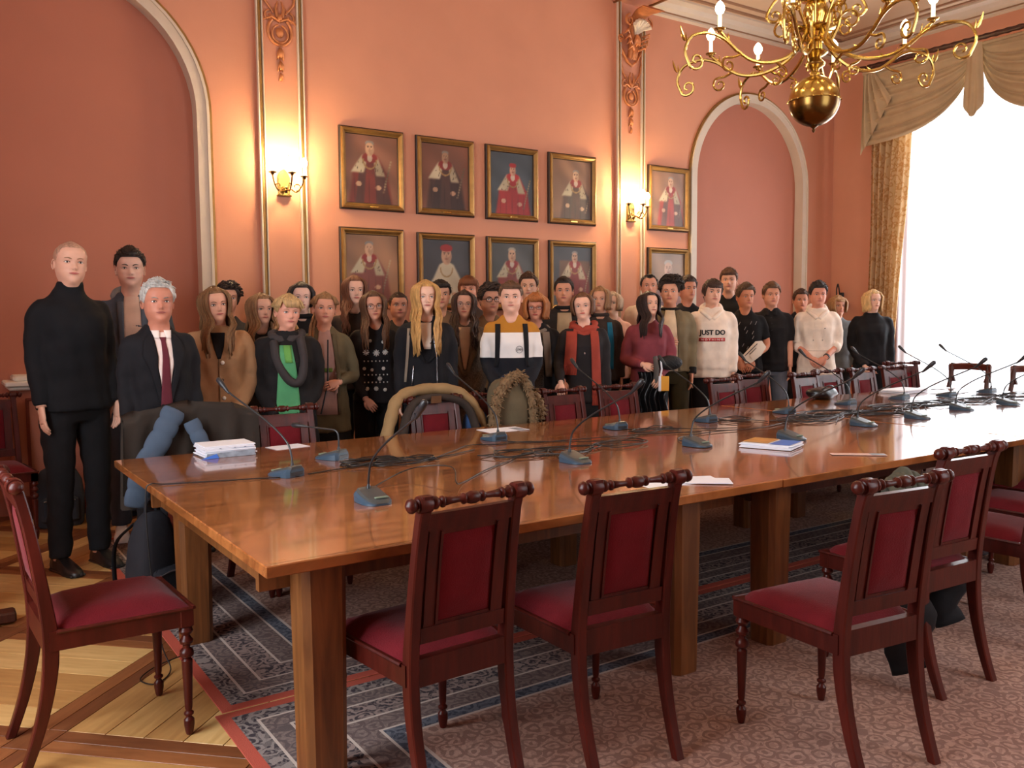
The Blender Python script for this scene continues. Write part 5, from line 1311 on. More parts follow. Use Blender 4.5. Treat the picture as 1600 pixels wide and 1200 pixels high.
def p1(c):
    pass
person('bald man in black turtleneck and black trousers, leftmost of the group', 0.724, 5.50, 1.868, .42, build=.97, skinc=(222, 172, 148), hair=('bald', (190, 148, 124), {'vol': .0022, 'amp': .0005, 'front': .080, 'side': .01, 'back': -.06}), browc=(150, 110, 80), top=(20, 21, 25), legs=(22, 22, 25), arms=('down', 'down'), neck='turtle', look=(-.22, 0, .05), thick=1.0, extra=p1)
def p2(c):
    open_front(c, cols((214, 184, 166)), .05, .05, .98); hood_back(c, cols((120, 124, 126)))
    for sd in (-1, 1): strip(c, 'jacket_edge', [(1.44, min(sd*.045, sd*.085), max(sd*.045, sd*.085)), (1.2, min(sd*.05, sd*.075), max(sd*.05, sd*.075)), (.98, min(sd*.052, sd*.07), max(sd*.052, sd*.07))], cols((84, 92, 104)), .012, 4, .012)
person('dark-haired boy in grey-blue hooded jacket between bald man and old man', 1.160, 6.10, 1.876, 0, skinc=(220, 176, 156), hair=('quiff', (46, 34, 28), {'vol': .008, 'lift': .016, 'side': .015, 'sweep': -.4}), top=(72, 82, 94), legs=(64, 72, 84), shoes=(226, 228, 232), extra=p2)
def p3(c):
    shirt_v(c, cols((232, 214, 206)), .98, .06)
    s = c['s']; strip(c, 'tie', [(1.425, -.018, .018), (1.40, -.012, .012), (1.20, -.024, .024), (1.02, -.032, .032), (.985, -.004, .004)], cols((96, 38, 48)), .013, 5, .012)
    lapels(c, cols((24, 23, 27)), .98, .05)
    for sd in (-1, 1): strip(c, 'shirt_collar', [(1.465, min(sd*.012, sd*.055), max(sd*.012, sd*.055)), (1.42, min(sd*.02, sd*.045), max(sd*.02, sd*.045))], cols((236, 224, 216)), .018, 4, .012)
    dots(c, 'button', [(.03, .95), (.03, .90)], BLACKP, .008)
person('white-haired old man in black suit, white shirt and dark red tie', 1.088, 5.02, 1.635, .22, build=.96, skinc=(198, 132, 108), lip=(150, 84, 76), hair=('short', (206, 204, 198), {'vol': .010, 'lift': .010, 'front': .078, 'tufts': 130}), browc=(150, 140, 130), top=(26, 25, 29), legs=(24, 24, 28), hem=.80, neck='none', look=(-.08, 0, 0), extra=p3)
def p4(c):
    strip(c, 'inner_top', [(1.45, -.045, .045), (1.36, -.03, .035), (1.28, -.008, .012)], cols((26, 24, 26)), .007, 6, .01)
    strip(c, 'front_placket', [(1.30, -.004, .004), (1.1, -.004, .004), (.80, -.004, .004)], cols((120, 88, 62)), .005, 3, .006)
    buttons(c, [(.022, 1.255), (.026, 1.02)], r=.013); dots(c, 'button', [(.02, 1.14)], mat('brown_button', rgb(90, 62, 44), .3), .009)
    s = c['s']
    for sd in (-1, 1):
        sh, E, W = c['arm'][sd]; q = MB(); d = (W-E).normalized(); q.tube([c['S'](W-d*.075), c['S'](W-d*.02)], [.045*s, .043*s], 14); q.obj('ribbed_cuff', cols((104, 84, 62)), c['t'])
person('girl with long brown hair in tan wool coat with round buttons', 1.541, 5.52, 1.621, 0, fem=True, build=1.10, skinc=(226, 172, 146), hair=('long', (132, 96, 62), {'end': -.34, 'open': .55, 'part': .3}), top=(170, 130, 94), thick=1.25, hem=.62, legs=(40, 34, 34), arms=('down', 'low'), look=(.25, 0, -.10), extra=p4, neck='none')
person('dark curly-haired woman hidden behind the girl in the tan coat', 1.967, 6.75, 1.692, 0, fem=True, skinc=(206, 150, 124), hair=('curly', (50, 34, 28), {'vol': .020, 'tufts': 170, 'side': -.05}), top=(40, 34, 34), look=(.15, 0, 0))
person('girl with long light brown hair mostly hidden behind the green sweater girl', 1.981, 6.02, 1.599, 0, fem=True, skinc=(220, 170, 146), hair=('long', (146, 110, 76), {'end': -.30, 'open': .6}), top=(44, 40, 40), look=(.35, 0, 0))
def p7(c):
    strip(c, 'green_sweater', [(1.40, -.055, .03), (1.2, -.070, .060), (1.0, -.085, .075), (.88, -.060, .060), (.84, -.02, .03)], cols((84, 152, 104)), .008, 9, .012)
    strip(c, 'green_panel', [(1.40, -.03, .02), (1.28, -.02, .03)], cols((100, 158, 78)), .012, 4, .012)
    scarf_loop(c, (64, 58, 58), 1.44, .105, .038, None)
    s = c['s']; q = MB(); pts = [(-.09, -.10, 1.42), (-.075, -.15, 1.30), (-.01, -.165, 1.17), (.055, -.165, 1.135), (.095, -.16, 1.19), (.105, -.14, 1.32), (.09, -.08, 1.44)]
    q.tube(spline([c['S'](p) for p in pts], 4), .052*s, 10, .6); q.obj('scarf_loop', fabric(60, 54, 54, .6, 10), c['t'], ang=180)
person('blonde girl with fringe, dark grey loop scarf and green sweater under black coat', 1.949, 5.42, 1.575, 0, fem=True, build=1.12, skinc=(222, 158, 134), hair=('tail', (200, 162, 110), {'fringe': (.035, 1.0), 'tail_side': .9, 'vol': .013}), top=(30, 27, 28), thick=1.2, hem=.60, legs=(30, 30, 32), arms=('low', 'low'), look=(.22, .05, .06), neck='none', extra=p7)
def p8(c): neck_ring(c, cols((18, 18, 20)), z=1.49, th=.022)
person('woman with short black bob and dark collar behind the ponytail girl', 2.431, 6.42, 1.695, 0, fem=True, skinc=(228, 184, 166), lip=(178, 70, 70), hair=('bob', (34, 24, 24), {'end': -.07, 'open': .75, 'vol': .012}), top=(26, 24, 26), look=(.05, 0, 0), extra=p8)
def p9(c):
    open_front(c, cols((176, 142, 134)), .055, .085, .84, 'pink_shirt')
    for sd in (-1, 1): strip(c, 'cardigan_edge', [(1.44, min(sd*.05, sd*.08), max(sd*.05, sd*.08)), (1.2, min(sd*.075, sd*.105), max(sd*.075, sd*.105)), (.84, min(sd*.085, sd*.11), max(sd*.085, sd*.11))], cols((92, 82, 62)), .013, 4, .012)
    s = c['s']; q = MB(); q.bbox((-.085*s, frontY(c, -.085*s, 1.26*s, .03), 1.26*s), (.066, .025, .16), .012); q.obj('pink_pouch', mat('pink_plush', rgb(236, 118, 108), .7, bump=.4, bscale=60), c['t'])
    q = MB(); q.tube([(.02*s, -.16*s, 1.40*s), (.01*s, -.235*s, 1.08*s), (-.045*s, -.26*s, .86*s)], .006, 6); q.obj('umbrella_cane', BLACKP, c['t'])
    strip(c, 'sash', [(1.19, -.03, .05), (1.16, -.03, .05)], cols((98, 116, 50)), .020, 5, .008)
person('ponytail girl in olive cardigan and pink shirt holding a thin black cane', 2.325, 5.72, 1.601, 0, fem=True, build=1.0, skinc=(220, 160, 134), hair=('tail', (150, 108, 70), {'tail_side': -.9, 'vol': .008}), top=(98, 88, 66), hem=.70, skirt=.35, legs=(20, 19, 21), arms=('down', 'waist'), look=(.05, 0, .05), neck='none', extra=p9)
person('tall girl with long wavy auburn-brown hair at the back, below the left portraits', 2.868, 6.42, 1.755, 0, fem=True, skinc=(228, 180, 156), hair=('long', (112, 66, 42), {'end': -.36, 'open': .62, 'wave': .016}), top=(52, 38, 32), look=(.15, 0, 0), neck='crew')
def p11(c):
    glasses(c, (30, 24, 24), .0225, .018); q = MB()
    for x, z, r in ((-.075, 1.27, .024), (.005, 1.265, .026), (.075, 1.27, .022), (-.09, 1.14, .012), (.03, 1.06, .018), (-.03, 1.13, .012), (.06, 1.14, .014), (0, .98, .018), (-.07, .98, .014), (.07, .97, .014), (-.04, 1.36, .012), (.06, 1.35, .012)): emb_star(q, c, x, z, r)
    for z in (1.20, 1.09, 1.03):
        for i in range(7): x = (-.09+.03*i)*c['s']; q.ball((x, frontY(c, x, z*c['s'], .003), z*c['s']), .006, 5, 4)
    o = q.obj('snowflake_pattern', mat('knit_white', rgb(206, 204, 200), .8), c['t']); o['kind'] = 'stuff'
person('smiling girl with glasses and black sweater with white snowflakes', 2.815, 5.95, 1.620, 0, fem=True, skinc=(218, 158, 132), hair=('long', (104, 72, 50), {'end': -.34, 'open': .6}), top=(30, 29, 33), legs=(24, 24, 26), arms=('low', 'down'), look=(.10, 0, -.06), extra=p11)
person('boy with cropped hair mostly hidden left of the long blonde girl', 3.436, 6.78, 1.646, 0, skinc=(198, 138, 112), hair=('short', (66, 46, 36), {'vol': .004, 'tufts': 40}), top=(50, 44, 42), look=(.1, 0, 0))
ZIP = mat('zip_metal', rgb(190, 190, 196), .25, .9)
def p13(c):
    strip(c, 'white_top', [(1.45, -.05, .04), (1.36, -.045, .035), (1.26, -.02, .03)], cols((232, 216, 200)), .007, 7, .01)
    for rows in ([(1.40, -.115, -.105), (1.24, -.05, -.04)], [(1.36, .045, .052), (1.20, .066, .074), (.98, .070, .078)], [(1.14, -.10, -.092), (1.00, -.115, -.107)], [(1.38, .06, .067), (1.30, .02, .027)]): strip(c, 'zip', rows, ZIP, .014, 3, .006)
    lapels(c, cols((26, 25, 28)), 1.16, .06)
    strip(c, 'bag_strap', [(1.41, -.135, -.115), (1.2, -.150, -.130), (1.02, -.165, -.148)], cols((146, 132, 116)), .012, 4, .006)
person('girl with very long blonde hair in black biker jacket with zips, front centre', 2.958, 5.42, 1.680, 0, fem=True, build=1.06, skinc=(232, 186, 162), hair=('long', (204, 156, 92), {'end': -.42, 'open': .5, 'vol': .012, 'n': 70}), top=(28, 27, 31), hem=.84, legs=(22, 22, 25), arms=('down', 'down'), look=(.12, .02, 0), neck='none', extra=p13)
person('dark-haired boy peering over behind the long blonde girl\'s shoulder', 3.587, 6.32, 1.734, 0, skinc=(206, 152, 124), hair=('short', (40, 30, 26), {'vol': .010, 'fringe': (.012, .6)}), top=(110, 84, 62), look=(.1, .05, 0))
def p15(c):
    glasses(c, (110, 100, 96), .0225, .0205, True, .0011)
    strip(c, 'beige_top', [(1.45, -.05, .05), (1.34, -.045, .045), (1.22, -.03, .03), (1.10, -.008, .008)], cols((198, 170, 146)), .007, 7, .01)
    lapels(c, cols((126, 108, 88)), 1.04, .07)
TWEED = mat('tweed_wool', rgb(112, 98, 86), .9, 0, .45, 130, .5, 40, spec=.2)
person('girl with round glasses and long dark hair in grey-brown tweed coat', 3.537, 5.86, 1.630, 0, fem=True, skinc=(226, 176, 152), lip=(182, 96, 90), hair=('long', (62, 42, 34), {'end': -.36, 'open': .56, 'wave': .014}), top=TWEED, thick=1.15, hem=.60, arms=('low', 'low'), look=(-.02, -.04, .03), neck='none', extra=p15)
person('boy with long reddish-brown fringe at the back, above the girl in tweed', 4.148, 6.78, 1.793, 0, skinc=(222, 158, 130), hair=('short', (126, 72, 42), {'vol': .014, 'fringe': (.035, .9), 'side': -.05}), top=(70, 60, 56), look=(-.1, 0, 0))
def p17(c): glasses(c, (26, 22, 22), .023, .0175, False, .0026)
person('curly dark-haired boy with thick black glasses', 3.943, 6.12, 1.686, 0, skinc=(196, 140, 114), hair=('curly', (56, 40, 32), {'vol': .018, 'tufts': 190, 'lift': .008}), top=(120, 92, 66), look=(.25, 0, 0), extra=p17)
def p18(c):
    s = c['s']; t = c['t']
    for sd in (-1, 1): strip(c, 'backpack_strap', [(1.43, min(sd*.085, sd*.125), max(sd*.085, sd*.125)), (1.30, min(sd*.090, sd*.128), max(sd*.090, sd*.128)), (1.16, min(sd*.098, sd*.13), max(sd*.098, sd*.13)), (1.10, min(sd*.11, sd*.135), max(sd*.11, sd*.135))], cols((26, 25, 28)), .008, 4, .008)
    q = MB(); q.bbox((0, .20*s, 1.22*s), (.28, .14, .40), .05); q.obj('backpack', cols((30, 30, 33)), t)
    q = MB(); cx, cz = .055, 1.235
    pts = [(cx+.026*math.cos(a), cz+.026*math.sin(a)) for a in np.linspace(0, 2*PI, 17)]
    q.tube([(x*s, frontY(c, x*s, z*s, .004), z*s) for x, z in pts], .0016, 4)
    for k in range(3): 
        q.tube([((cx+dx)*s, frontY(c, (cx+dx)*s, (cz+dz)*s, .004), (cz+dz)*s) for dx, dz in ((-.017+.012*k, -.012), (-.010+.011*k, .012-.006*k), (-.002+.011*k, -.006), (.004+.006*k, .008))], .0016, 4)
    q.obj('round_emblem', mat('emblem_grey', rgb(110, 104, 104), .6), t)
BLK = mat('block_sweater', rgb(255, 255, 255), .85, bump=.3, bscale=14, spec=.2)
def block_mat(name, stops):
    m = mat(name, (1, 1, 1), .85, bump=.3, bscale=14, spec=.2); N = m.node_tree.nodes; L = m.node_tree.links; tc = N.new('ShaderNodeTexCoord'); sx = N.new('ShaderNodeSeparateXYZ'); L.new(tc.outputs['Object'], sx.inputs[0])
    mr = N.new('ShaderNodeMapRange'); mr.inputs['From Min'].default_value = .8; mr.inputs['From Max'].default_value = 1.6; L.new(sx.outputs[2], mr.inputs[0])
    cr = N.new('ShaderNodeValToRGB'); cr.color_ramp.interpolation = 'CONSTANT'; e = cr.color_ramp.elements
    for i, (z, c) in enumerate(stops):
        p = (z-.8)/.8; k = e[i] if i < 2 else e.new(p); k.position = p; k.color = (*rgb(*c), 1)
    L.new(mr.outputs[0], cr.inputs[0]); L.new(cr.outputs[0], N['Principled BSDF'].inputs['Base Color']); return m
person('fair boy in mustard, white and black block sweatshirt with backpack straps', 3.645, 5.36, 1.685, 0, build=.98, skinc=(232, 180, 156), lip=(196, 116, 104), hair=('short', (112, 80, 58), {'vol': .012, 'fringe': (.006, 1.4), 'side': .01}), top=block_mat('mustard_white_black_knit', [(.8, (30, 30, 36)), (1.128, (238, 232, 228)), (1.312, (180, 122, 46)), (1.50, (200, 140, 60))]), legs=(30, 32, 40), arms=('low', 'low'), look=(-.05, 0, 0), extra=p18)
person('tall boy with swept brown hair at the back, above the red-haired woman', 4.831, 6.80, 1.833, 0, skinc=(222, 170, 144), hair=('quiff', (84, 58, 42), {'vol': .008, 'lift': .014}), top=(150, 90, 60), look=(-.1, 0, 0))
def p20(c):
    glasses(c, (96, 30, 30), .022, .013, False, .0020)
    strip(c, 'patterned_blouse', [(1.40, -.045, .045), (1.20, -.05, .055), (.86, -.055, .06)], mat('dotted_blouse', rgb(60, 48, 40), .8, 0, .9, 110), .007, 7, .010)
    scarf_loop(c, (138, 126, 116), 1.455, .095, .028, [[(1.42, -.11, -.045), (1.25, -.12, -.06), (1.10, -.12, -.07)], [(1.42, .045, .11), (1.20, .06, .125), (1.02, .075, .135)]], n=1)
person('woman with curly ginger bob, red glasses and long grey scarf', 4.225, 5.84, 1.607, 0, fem=True, build=1.10, skinc=(220, 150, 122), lip=(176, 78, 70), hair=('bob', (182, 112, 62), {'end': -.10, 'open': .62, 'vol': .024, 'wave': .02, 'fringe': (.018, .9), 'amp': .006}), top=(34, 30, 32), hem=.74, legs=(30, 28, 30), arms=('down', ((.245, -.03, 1.13), (.230, -.30, .99), (0, -.6, -.7), (0, .3, -1), .5)), look=(-.15, 0, 0), neck='none', extra=p20)
def p21(c):
    neck_ring(c, cols((34, 32, 34)), 'polo_collar', 1.485, .074, .020)
    strip(c, 'grey_shirt', [(1.44, -.06, .06), (1.30, -.07, .07), (1.12, -.07, .07)], cols((176, 158, 132)), .006, 7, .008)
person('smiling dark-haired man with dark collar behind the ginger and rust-scarf women', 4.898, 6.34, 1.777, 0, build=1.08, skinc=(212, 150, 122), hair=('short', (50, 38, 32), {'vol': .008, 'lift': .008}), top=(40, 36, 36), look=(-.08, 0, 0), extra=p21)
def p22(c):
    scarf_loop(c, (156, 64, 50), 1.445, .100, .034, [[(1.42, -.150, -.060), (1.25, -.165, -.07), (1.12, -.175, -.075)], [(1.42, .050, .120), (1.15, .060, .14), (.86, .065, .15)]], True)
    q = MB(); s = c['s']; q.ball((.0, frontY(c, 0, 1.23*s, .004), 1.23*s), .007, 6, 4, (1, .5, 1.6)); q.obj('pendant', ZIP, c['t'])
person('smiling woman in rust-red fringed scarf over black dress, hair tied back', 4.410, 5.45, 1.614, 0, fem=True, build=1.05, skinc=(232, 180, 156), lip=(186, 82, 76), hair=('bob', (112, 76, 52), {'end': -.06, 'open': .8, 'vol': .008}), top=(38, 33, 34), hem=.80, skirt=.40, legs=(26, 24, 26), arms=(((.245, -.03, 1.13), (.225, -.30, .99), (0, -.6, -.7), (0, .3, -1), .5), 'down'), look=(-.12, 0, -.06), neck='crew', extra=p22)
def p23(c):
    neck_ring(c, cols((60, 50, 46)), 'roll_neck', 1.49, .068, .022)
    strip(c, 'teal_scarf', [(1.42, .060, .105), (1.20, .065, .125), (.98, .07, .12)], cols((30, 108, 142)), .010, 5, .012)
person('fair-haired smiling woman with teal scarf end behind the red scarf woman', 5.179, 6.16, 1.691, 0, fem=True, skinc=(216, 160, 132), hair=('bob', (158, 116, 78), {'end': -.10, 'open': .62, 'vol': .012}), top=(58, 48, 44), look=(-.2, 0, 0), extra=p23)
person('pale older woman in pink top, half hidden left of the right pilaster', 5.645, 6.52, 1.661, 0, fem=True, skinc=(230, 184, 156), hair=('bob', (198, 168, 138), {'end': -.06, 'open': .6, 'vol': .010}), top=(224, 172, 152), look=(-.3, 0, 0))
def p25(c):
    for sd in (-1, 1): strip(c, 'shirt_collar', [(1.47, min(sd*.01, sd*.055), max(sd*.01, sd*.055)), (1.43, min(sd*.02, sd*.05), max(sd*.02, sd*.05))], cols((206, 190, 180)), .012, 4, .01)
    for k in range(7): x = -.09+.03*k; strip(c, 'shirt_stripe', [(1.40, x, x+.006), (1.20, x, x+.006)], cols((130, 110, 130)), .004, 2, .003)
person('dark-haired man with receding hair and striped shirt below the right portraits', 6.194, 6.60, 1.849, 0, build=1.1, skinc=(214, 152, 126), hair=('short', (46, 34, 30), {'vol': .006, 'front': .088, 'peak': -.02}), top=(208, 188, 176), look=(.05, 0, 0), extra=p25)
def p26(c):
    s = c['s']; S = c['S']
    q = MB(); q.ball(S((.155, -.235, 1.105)), .085*s, 14, 10, (1.35, .8, .8)); q.obj('fur_muff', mat('black_fur', rgb(24, 22, 24), .7, bump=1, bscale=70), c['t'])
    q = MB(); q.tube([S((.02, -.24, 1.16)), S((.03, -.27, 1.05)), S((.02, -.26, .93))], [.04*s, .05*s, .045*s], 10, .5); q.obj('grey_sleeve', cols((98, 92, 88)), c['t'])
    q = MB(); q.tube([S((.062, -.285, 1.15)), S((.070, -.30, 1.05)), S((.055, -.285, .95))], .008, 6); q.obj('white_piping', PAPER, c['t'])
    q = MB()
    q.grid(lambda u, v: Vector(((-.13+.26*u+.02*math.sin(9*v))*s, (-.22-.035*math.sin(2*PI*3*u+4*v))*s, (1.02-.42*v)*s)), 24, 14); q.grid(lambda u, v: Vector(((-.13+.26*u+.02*math.sin(9*v))*s, (-.16+.02*math.sin(2*PI*3*u+4*v))*s, (1.02-.42*v)*s)), 24, 14)
    q.obj('carried_black_jacket', mat('black_nylon', rgb(22, 21, 23), .25, 0, .1, 20, .4, 20), c['t'], ang=180)
    q = MB(); q.bbox(S((.095, -.30, .92)), (.075, .02, .125), .003); yb_ = q.obj('yellow_booklet', mat('yellow_cover', rgb(236, 166, 52), .5), c['t'])
    q = MB(); q.bbox(S((.052, -.302, .92)), (.022, .022, .127), .003); q.obj('white_spine', PAPER, yb_)
person('girl with long straight black hair, pink sweater, carrying a black jacket and yellow booklet', 5.257, 5.60, 1.631, .10, fem=True, skinc=(230, 176, 150), hair=('long', (46, 30, 28), {'end': -.30, 'open': .58, 'wave': .002}), top=(134, 62, 70), thick=1.12, legs=(26, 24, 26), arms=('waist', ((.245, .0, 1.14), (.06, -.27, .99), (-.5, -.3, -.8), (0, 1, 0), .6)), look=(.36, -.14, 0), extra=p26)
def p27(c):
    open_front(c, cols((240, 222, 194)), .055, .075, .92, 'white_tshirt'); neck_ring(c, cols((30, 26, 26)), 'black_collar', 1.475, .080, .016)
    for sd in (-1, 1): strip(c, 'jacket_edge', [(1.44, min(sd*.055, sd*.08), max(sd*.055, sd*.08)), (1.2, min(sd*.07, sd*.09), max(sd*.07, sd*.09)), (.92, min(sd*.075, sd*.095), max(sd*.075, sd*.095))], cols((112, 98, 74)), .012, 4, .012)
    for sd in (-1, 1):
        sh, E, W = c['arm'][sd]; d = (W-E).normalized(); q = MB(); q.tube([c['S'](W-d*.06), c['S'](W-d*.005)], [.046*c['s'], .042*c['s']], 12); q.obj('black_cuff', cols((28, 25, 25)), c['t'])
person('boy with thick dark curls, khaki bomber jacket and white T-shirt', 5.705, 5.80, 1.762, -.05, skinc=(220, 158, 128), hair=('curly', (52, 38, 30), {'vol': .022, 'tufts': 240, 'lift': .016}), top=(124, 110, 84), thick=1.15, hem=.92, legs=(64, 56, 36), arms=('chest', 'down'), look=(-.05, 0, 0), neck='crew', extra=p27)
person('dark-haired boy glancing right behind the curly boy in khaki', 6.612, 6.48, 1.823, 0, skinc=(206, 138, 108), hair=('short', (60, 44, 34), {'vol': .014, 'lift': .010, 'sweep': -.6}), top=(34, 32, 34), look=(.45, 0, 0), neck='crew')
FONT = None
def textmesh(c, txt, name, cx, cz, w, h, mt, off=.005, bold=.012):
    cu = bpy.data.curves.new('lettering', 'FONT'); cu.body = txt; cu.size = 1; cu.offset = bold; cu.align_x = 'CENTER'; cu.align_y = 'CENTER'; cu.resolution_u = 3
    o = bpy.data.objects.new(name, cu); C.objects.link(o); dg = bpy.context.evaluated_depsgraph_get(); me = bpy.data.meshes.new_from_object(o.evaluated_get(dg)); bpy.data.objects.remove(o)
    bm = bmesh.new(); bm.from_mesh(me); bmesh.ops.triangulate(bm, faces=bm.faces); bmesh.ops.subdivide_edges(bm, edges=[e for e in bm.edges if e.calc_length() > .25], cuts=2)
    bmesh.ops.triangulate(bm, faces=bm.faces)
    r = bmesh.ops.extrude_face_region(bm, geom=list(bm.faces)); bmesh.ops.translate(bm, verts=[v for v in r['geom'] if isinstance(v, bmesh.types.BMVert)], vec=(0, 0, .03))
    xs = [v.co.x for v in bm.verts]; ys = [v.co.y for v in bm.verts]; sx = w/(max(xs)-min(xs)); sy = h/(max(ys)-min(ys)); mx, my = (max(xs)+min(xs))/2, (max(ys)+min(ys))/2; s = c['s']
    for v in bm.verts:
        x, z, d = (cx+(v.co.x-mx)*sx)*s, (cz+(v.co.y-my)*sy)*s, v.co.z; v.co = (x, frontY(c, x, z, off+d*.05), z)
    bm.to_mesh(me); bm.free(); me.materials.append(mt); o = bpy.data.objects.new(name, me); C.objects.link(o); o.parent = c['t']; return o
def hoodie(c, col, strings=True):
    s = c['s']; q = MB()
    for sd in (-1, 1):
        q.tube(spline([c['S']((sd*.095, .05, 1.47)), c['S']((sd*.085, -.04, 1.455)), c['S']((sd*.05, -.095, 1.425)), c['S']((sd*.01, -.125, 1.385))], 5), .022*s, 8, .8)
    q.obj('hood_edge', cols(col), c['t'], ang=180)
    if strings:
        for sd in (-1, 1):
            q = MB(); pts = [(sd*.03, 1.39), (sd*.04, 1.30), (sd*.045, 1.17)]; q.tube([(x*s, frontY(c, x*s, z*s, .006), z*s) for x, z in pts], .0028, 5); q.obj('drawstring', cols(col), c['t'])
            dots(c, 'string_tip', [(sd*.045, 1.165)], BLACKP, .005)
def p29(c):
    hoodie(c, (244, 226, 208), False)
    textmesh(c, 'JUST DO', 'lettering', .0, 1.258, .235, .062, mat('black_print', rgb(24, 16, 18), .6), bold=.035)
    strip(c, 'red_bar', [(1.214, -.118, .118), (1.182, -.118, .118)], mat('red_print', rgb(186, 44, 42), .6), .0045, 13, .004)
    textmesh(c, 'N O T H I N G', 'lettering', 0, 1.198, .20, .017, mat('white_print', rgb(246, 226, 214), .6), .007, .02)
person('boy in white hoodie lettered in black above a red bar', 6.164, 5.72, 1.759, 0, skinc=(226, 168, 140), hair=('short', (74, 50, 38), {'vol': .014, 'fringe': (.030, 1.1), 'side': -.035, 'back': -.11}), top=(240, 220, 202), thick=1.22, hem=.84, neck='hood', legs=(30, 28, 30), arms=('down', 'down'), look=(.22, 0, .04), extra=p29)
person('tallest boy at the back right, fair brown hair and black T-shirt', 7.270, 6.50, 1.926, 0, skinc=(218, 160, 132), hair=('short', (96, 64, 44), {'vol': .010, 'fringe': (.018, .4), 'lift': .008}), top=(26, 24, 25), look=(-.08, 0, 0), sleeve=.45)
def p31(c):
    s = c['s']; S = c['S']; W = mat('white_leatherette', rgb(238, 224, 208), .4)
    M = Matrix.Translation(S((.075, -.245, 1.075))) @ Matrix.Rotation(-.80, 4, 'Y')
    q = MB(); q.prism([(-.135, -.02), (-.10, .05), (.09, .06), (.135, .02), (.12, -.05), (.03, -.075), (-.09, -.06)], .05, (0, -.025, 0)); q.xf(M); bb = q.obj('belt_bag', W, c['t'], smooth=False)
    q = MB(); q.prism([(-.06, -.045), (-.055, .005), (.05, .01), (.08, -.02), (.03, -.062)], .012, (0, -.036, 0)); q.xf(M); q.obj('bag_pocket', W, bb, smooth=False)
    q = MB(); q.bbox((0, -.028, .034), (.17, .010, .007), .002); q.bbox((0, -.040, .012), (.09, .006, .005), .001); q.xf(M); q.obj('bag_zip', BLACKP, bb)
    q = MB()
    for k in range(13):
        x, z = c['rnd'].uniform(-.12, .12), c['rnd'].uniform(1.1, 1.42); q.tube([((x+f*.008)*s, frontY(c, (x+f*.008)*s, (z+f*.016)*s, .003), (z+f*.016)*s) for f in (-1, 0, 1)], .0026, 4)
    o = q.obj('streak_print', mat('pale_print', rgb(150, 146, 144), .7), c['t']); o['kind'] = 'stuff'
person('boy in black T-shirt with pale streaks holding a white belt bag', 6.972, 6.02, 1.729, 0, skinc=(208, 138, 106), hair=('quiff', (92, 66, 46), {'vol': .010, 'lift': .020, 'sweep': -.2}), top=(24, 22, 24), sleeve=.42, legs=(26, 26, 30), arms=(((.25, .01, 1.13), (.05, -.215, .99), (-.4, -.2, -.85), (0, 1, 0), .6), ((.25, .01, 1.13), (.06, -.235, 1.0), (-.3, -.2, -.85), (0, 1, 0), .6)), look=(.35, 0, 0), extra=p31)
def p32(c):
    dots(c, 'button', [(0, 1.40), (0, 1.34), (0, 1.27)], BLACKP, .006)
    for sd in (-1, 1): strip(c, 'shirt_collar', [(1.48, min(sd*.01, sd*.06), max(sd*.01, sd*.06)), (1.42, min(sd*.02, sd*.06), max(sd*.02, sd*.06))], cols((30, 27, 28)), .012, 4, .01)
person('boy in loose black short-sleeved shirt and grey jeans', 7.352, 6.00, 1.752, 0, skinc=(216, 150, 120), hair=('quiff', (110, 76, 50), {'vol': .010, 'lift': .014, 'sweep': -.8}), top=(28, 25, 26), sleeve=.5, thick=1.15, hem=.84, legs=(98, 100, 108), arms=('back', 'down'), look=(.18, .02, 0), extra=p32)
person('boy in dark navy top half hidden between black shirt and plain white hoodie', 8.419, 6.45, 1.710, 0, skinc=(206, 140, 112), hair=('quiff', (86, 58, 42), {'vol': .008, 'lift': .012}), top=(24, 27, 38), look=(.12, 0, 0))
def p34(c):
    hoodie(c, (240, 222, 204)); strip(c, 'pocket_seam', [(1.06, -.10, .10), (1.052, -.10, .10)], cols((206, 186, 168)), .004, 9, .003)
    dots(c, 'small_emblem', [(.065, 1.285)], BLACKP, .006)
    sh, E, W = c['arm'][1]; s = c['s']; d = (W-E).normalized(); q = MB(); q.tube([c['S'](W-d*.04), c['S'](W-d*.02)], .033*s, 12); q.obj('wristwatch', BLACKP, c['t'])
    for sd in (-1, 1):
        sh, E, W = c['arm'][sd]; d = (W-E).normalized(); q = MB(); q.tube([c['S'](E+d*.02), c['S'](E+d*.06), c['S'](E+d*.09)], [.052*s, .058*s, .050*s], 12); q.obj('pushed_up_sleeve', cols((240, 222, 204)), c['t'], ang=180)
person('tall dark-haired boy in plain white hoodie, hands clasped before him', 7.744, 5.72, 1.752, 0, skinc=(216, 146, 120), hair=('quiff', (40, 30, 26), {'vol': .008, 'lift': .020}), top=(238, 220, 202), thick=1.2, hem=.80, sleeve=.68, neck='hood', legs=(36, 36, 40), arms=('front', 'front'), look=(.15, .03, 0), extra=p34)
person('fair-haired person in grey jacket looking right, before the small wall lamp', 8.820, 6.25, 1.639, 0, skinc=(212, 150, 122), hair=('bob', (172, 124, 76), {'end': -.07, 'open': .6, 'vol': .014, 'fringe': (.02, 1.0)}), top=(106, 110, 112), legs=(40, 40, 44), look=(.40, 0, 0))
person('blonde woman with chin-length bob in black sweater, rightmost of the group', 8.545, 5.62, 1.685, .05, fem=True, skinc=(230, 180, 154), hair=('bob', (224, 184, 124), {'end': -.125, 'open': .75, 'vol': .012, 'n': 80}), top=(26, 25, 28), thick=1.28, build=1.05, legs=(28, 28, 31), arms=('low', 'down'), look=(.42, 0, 0))
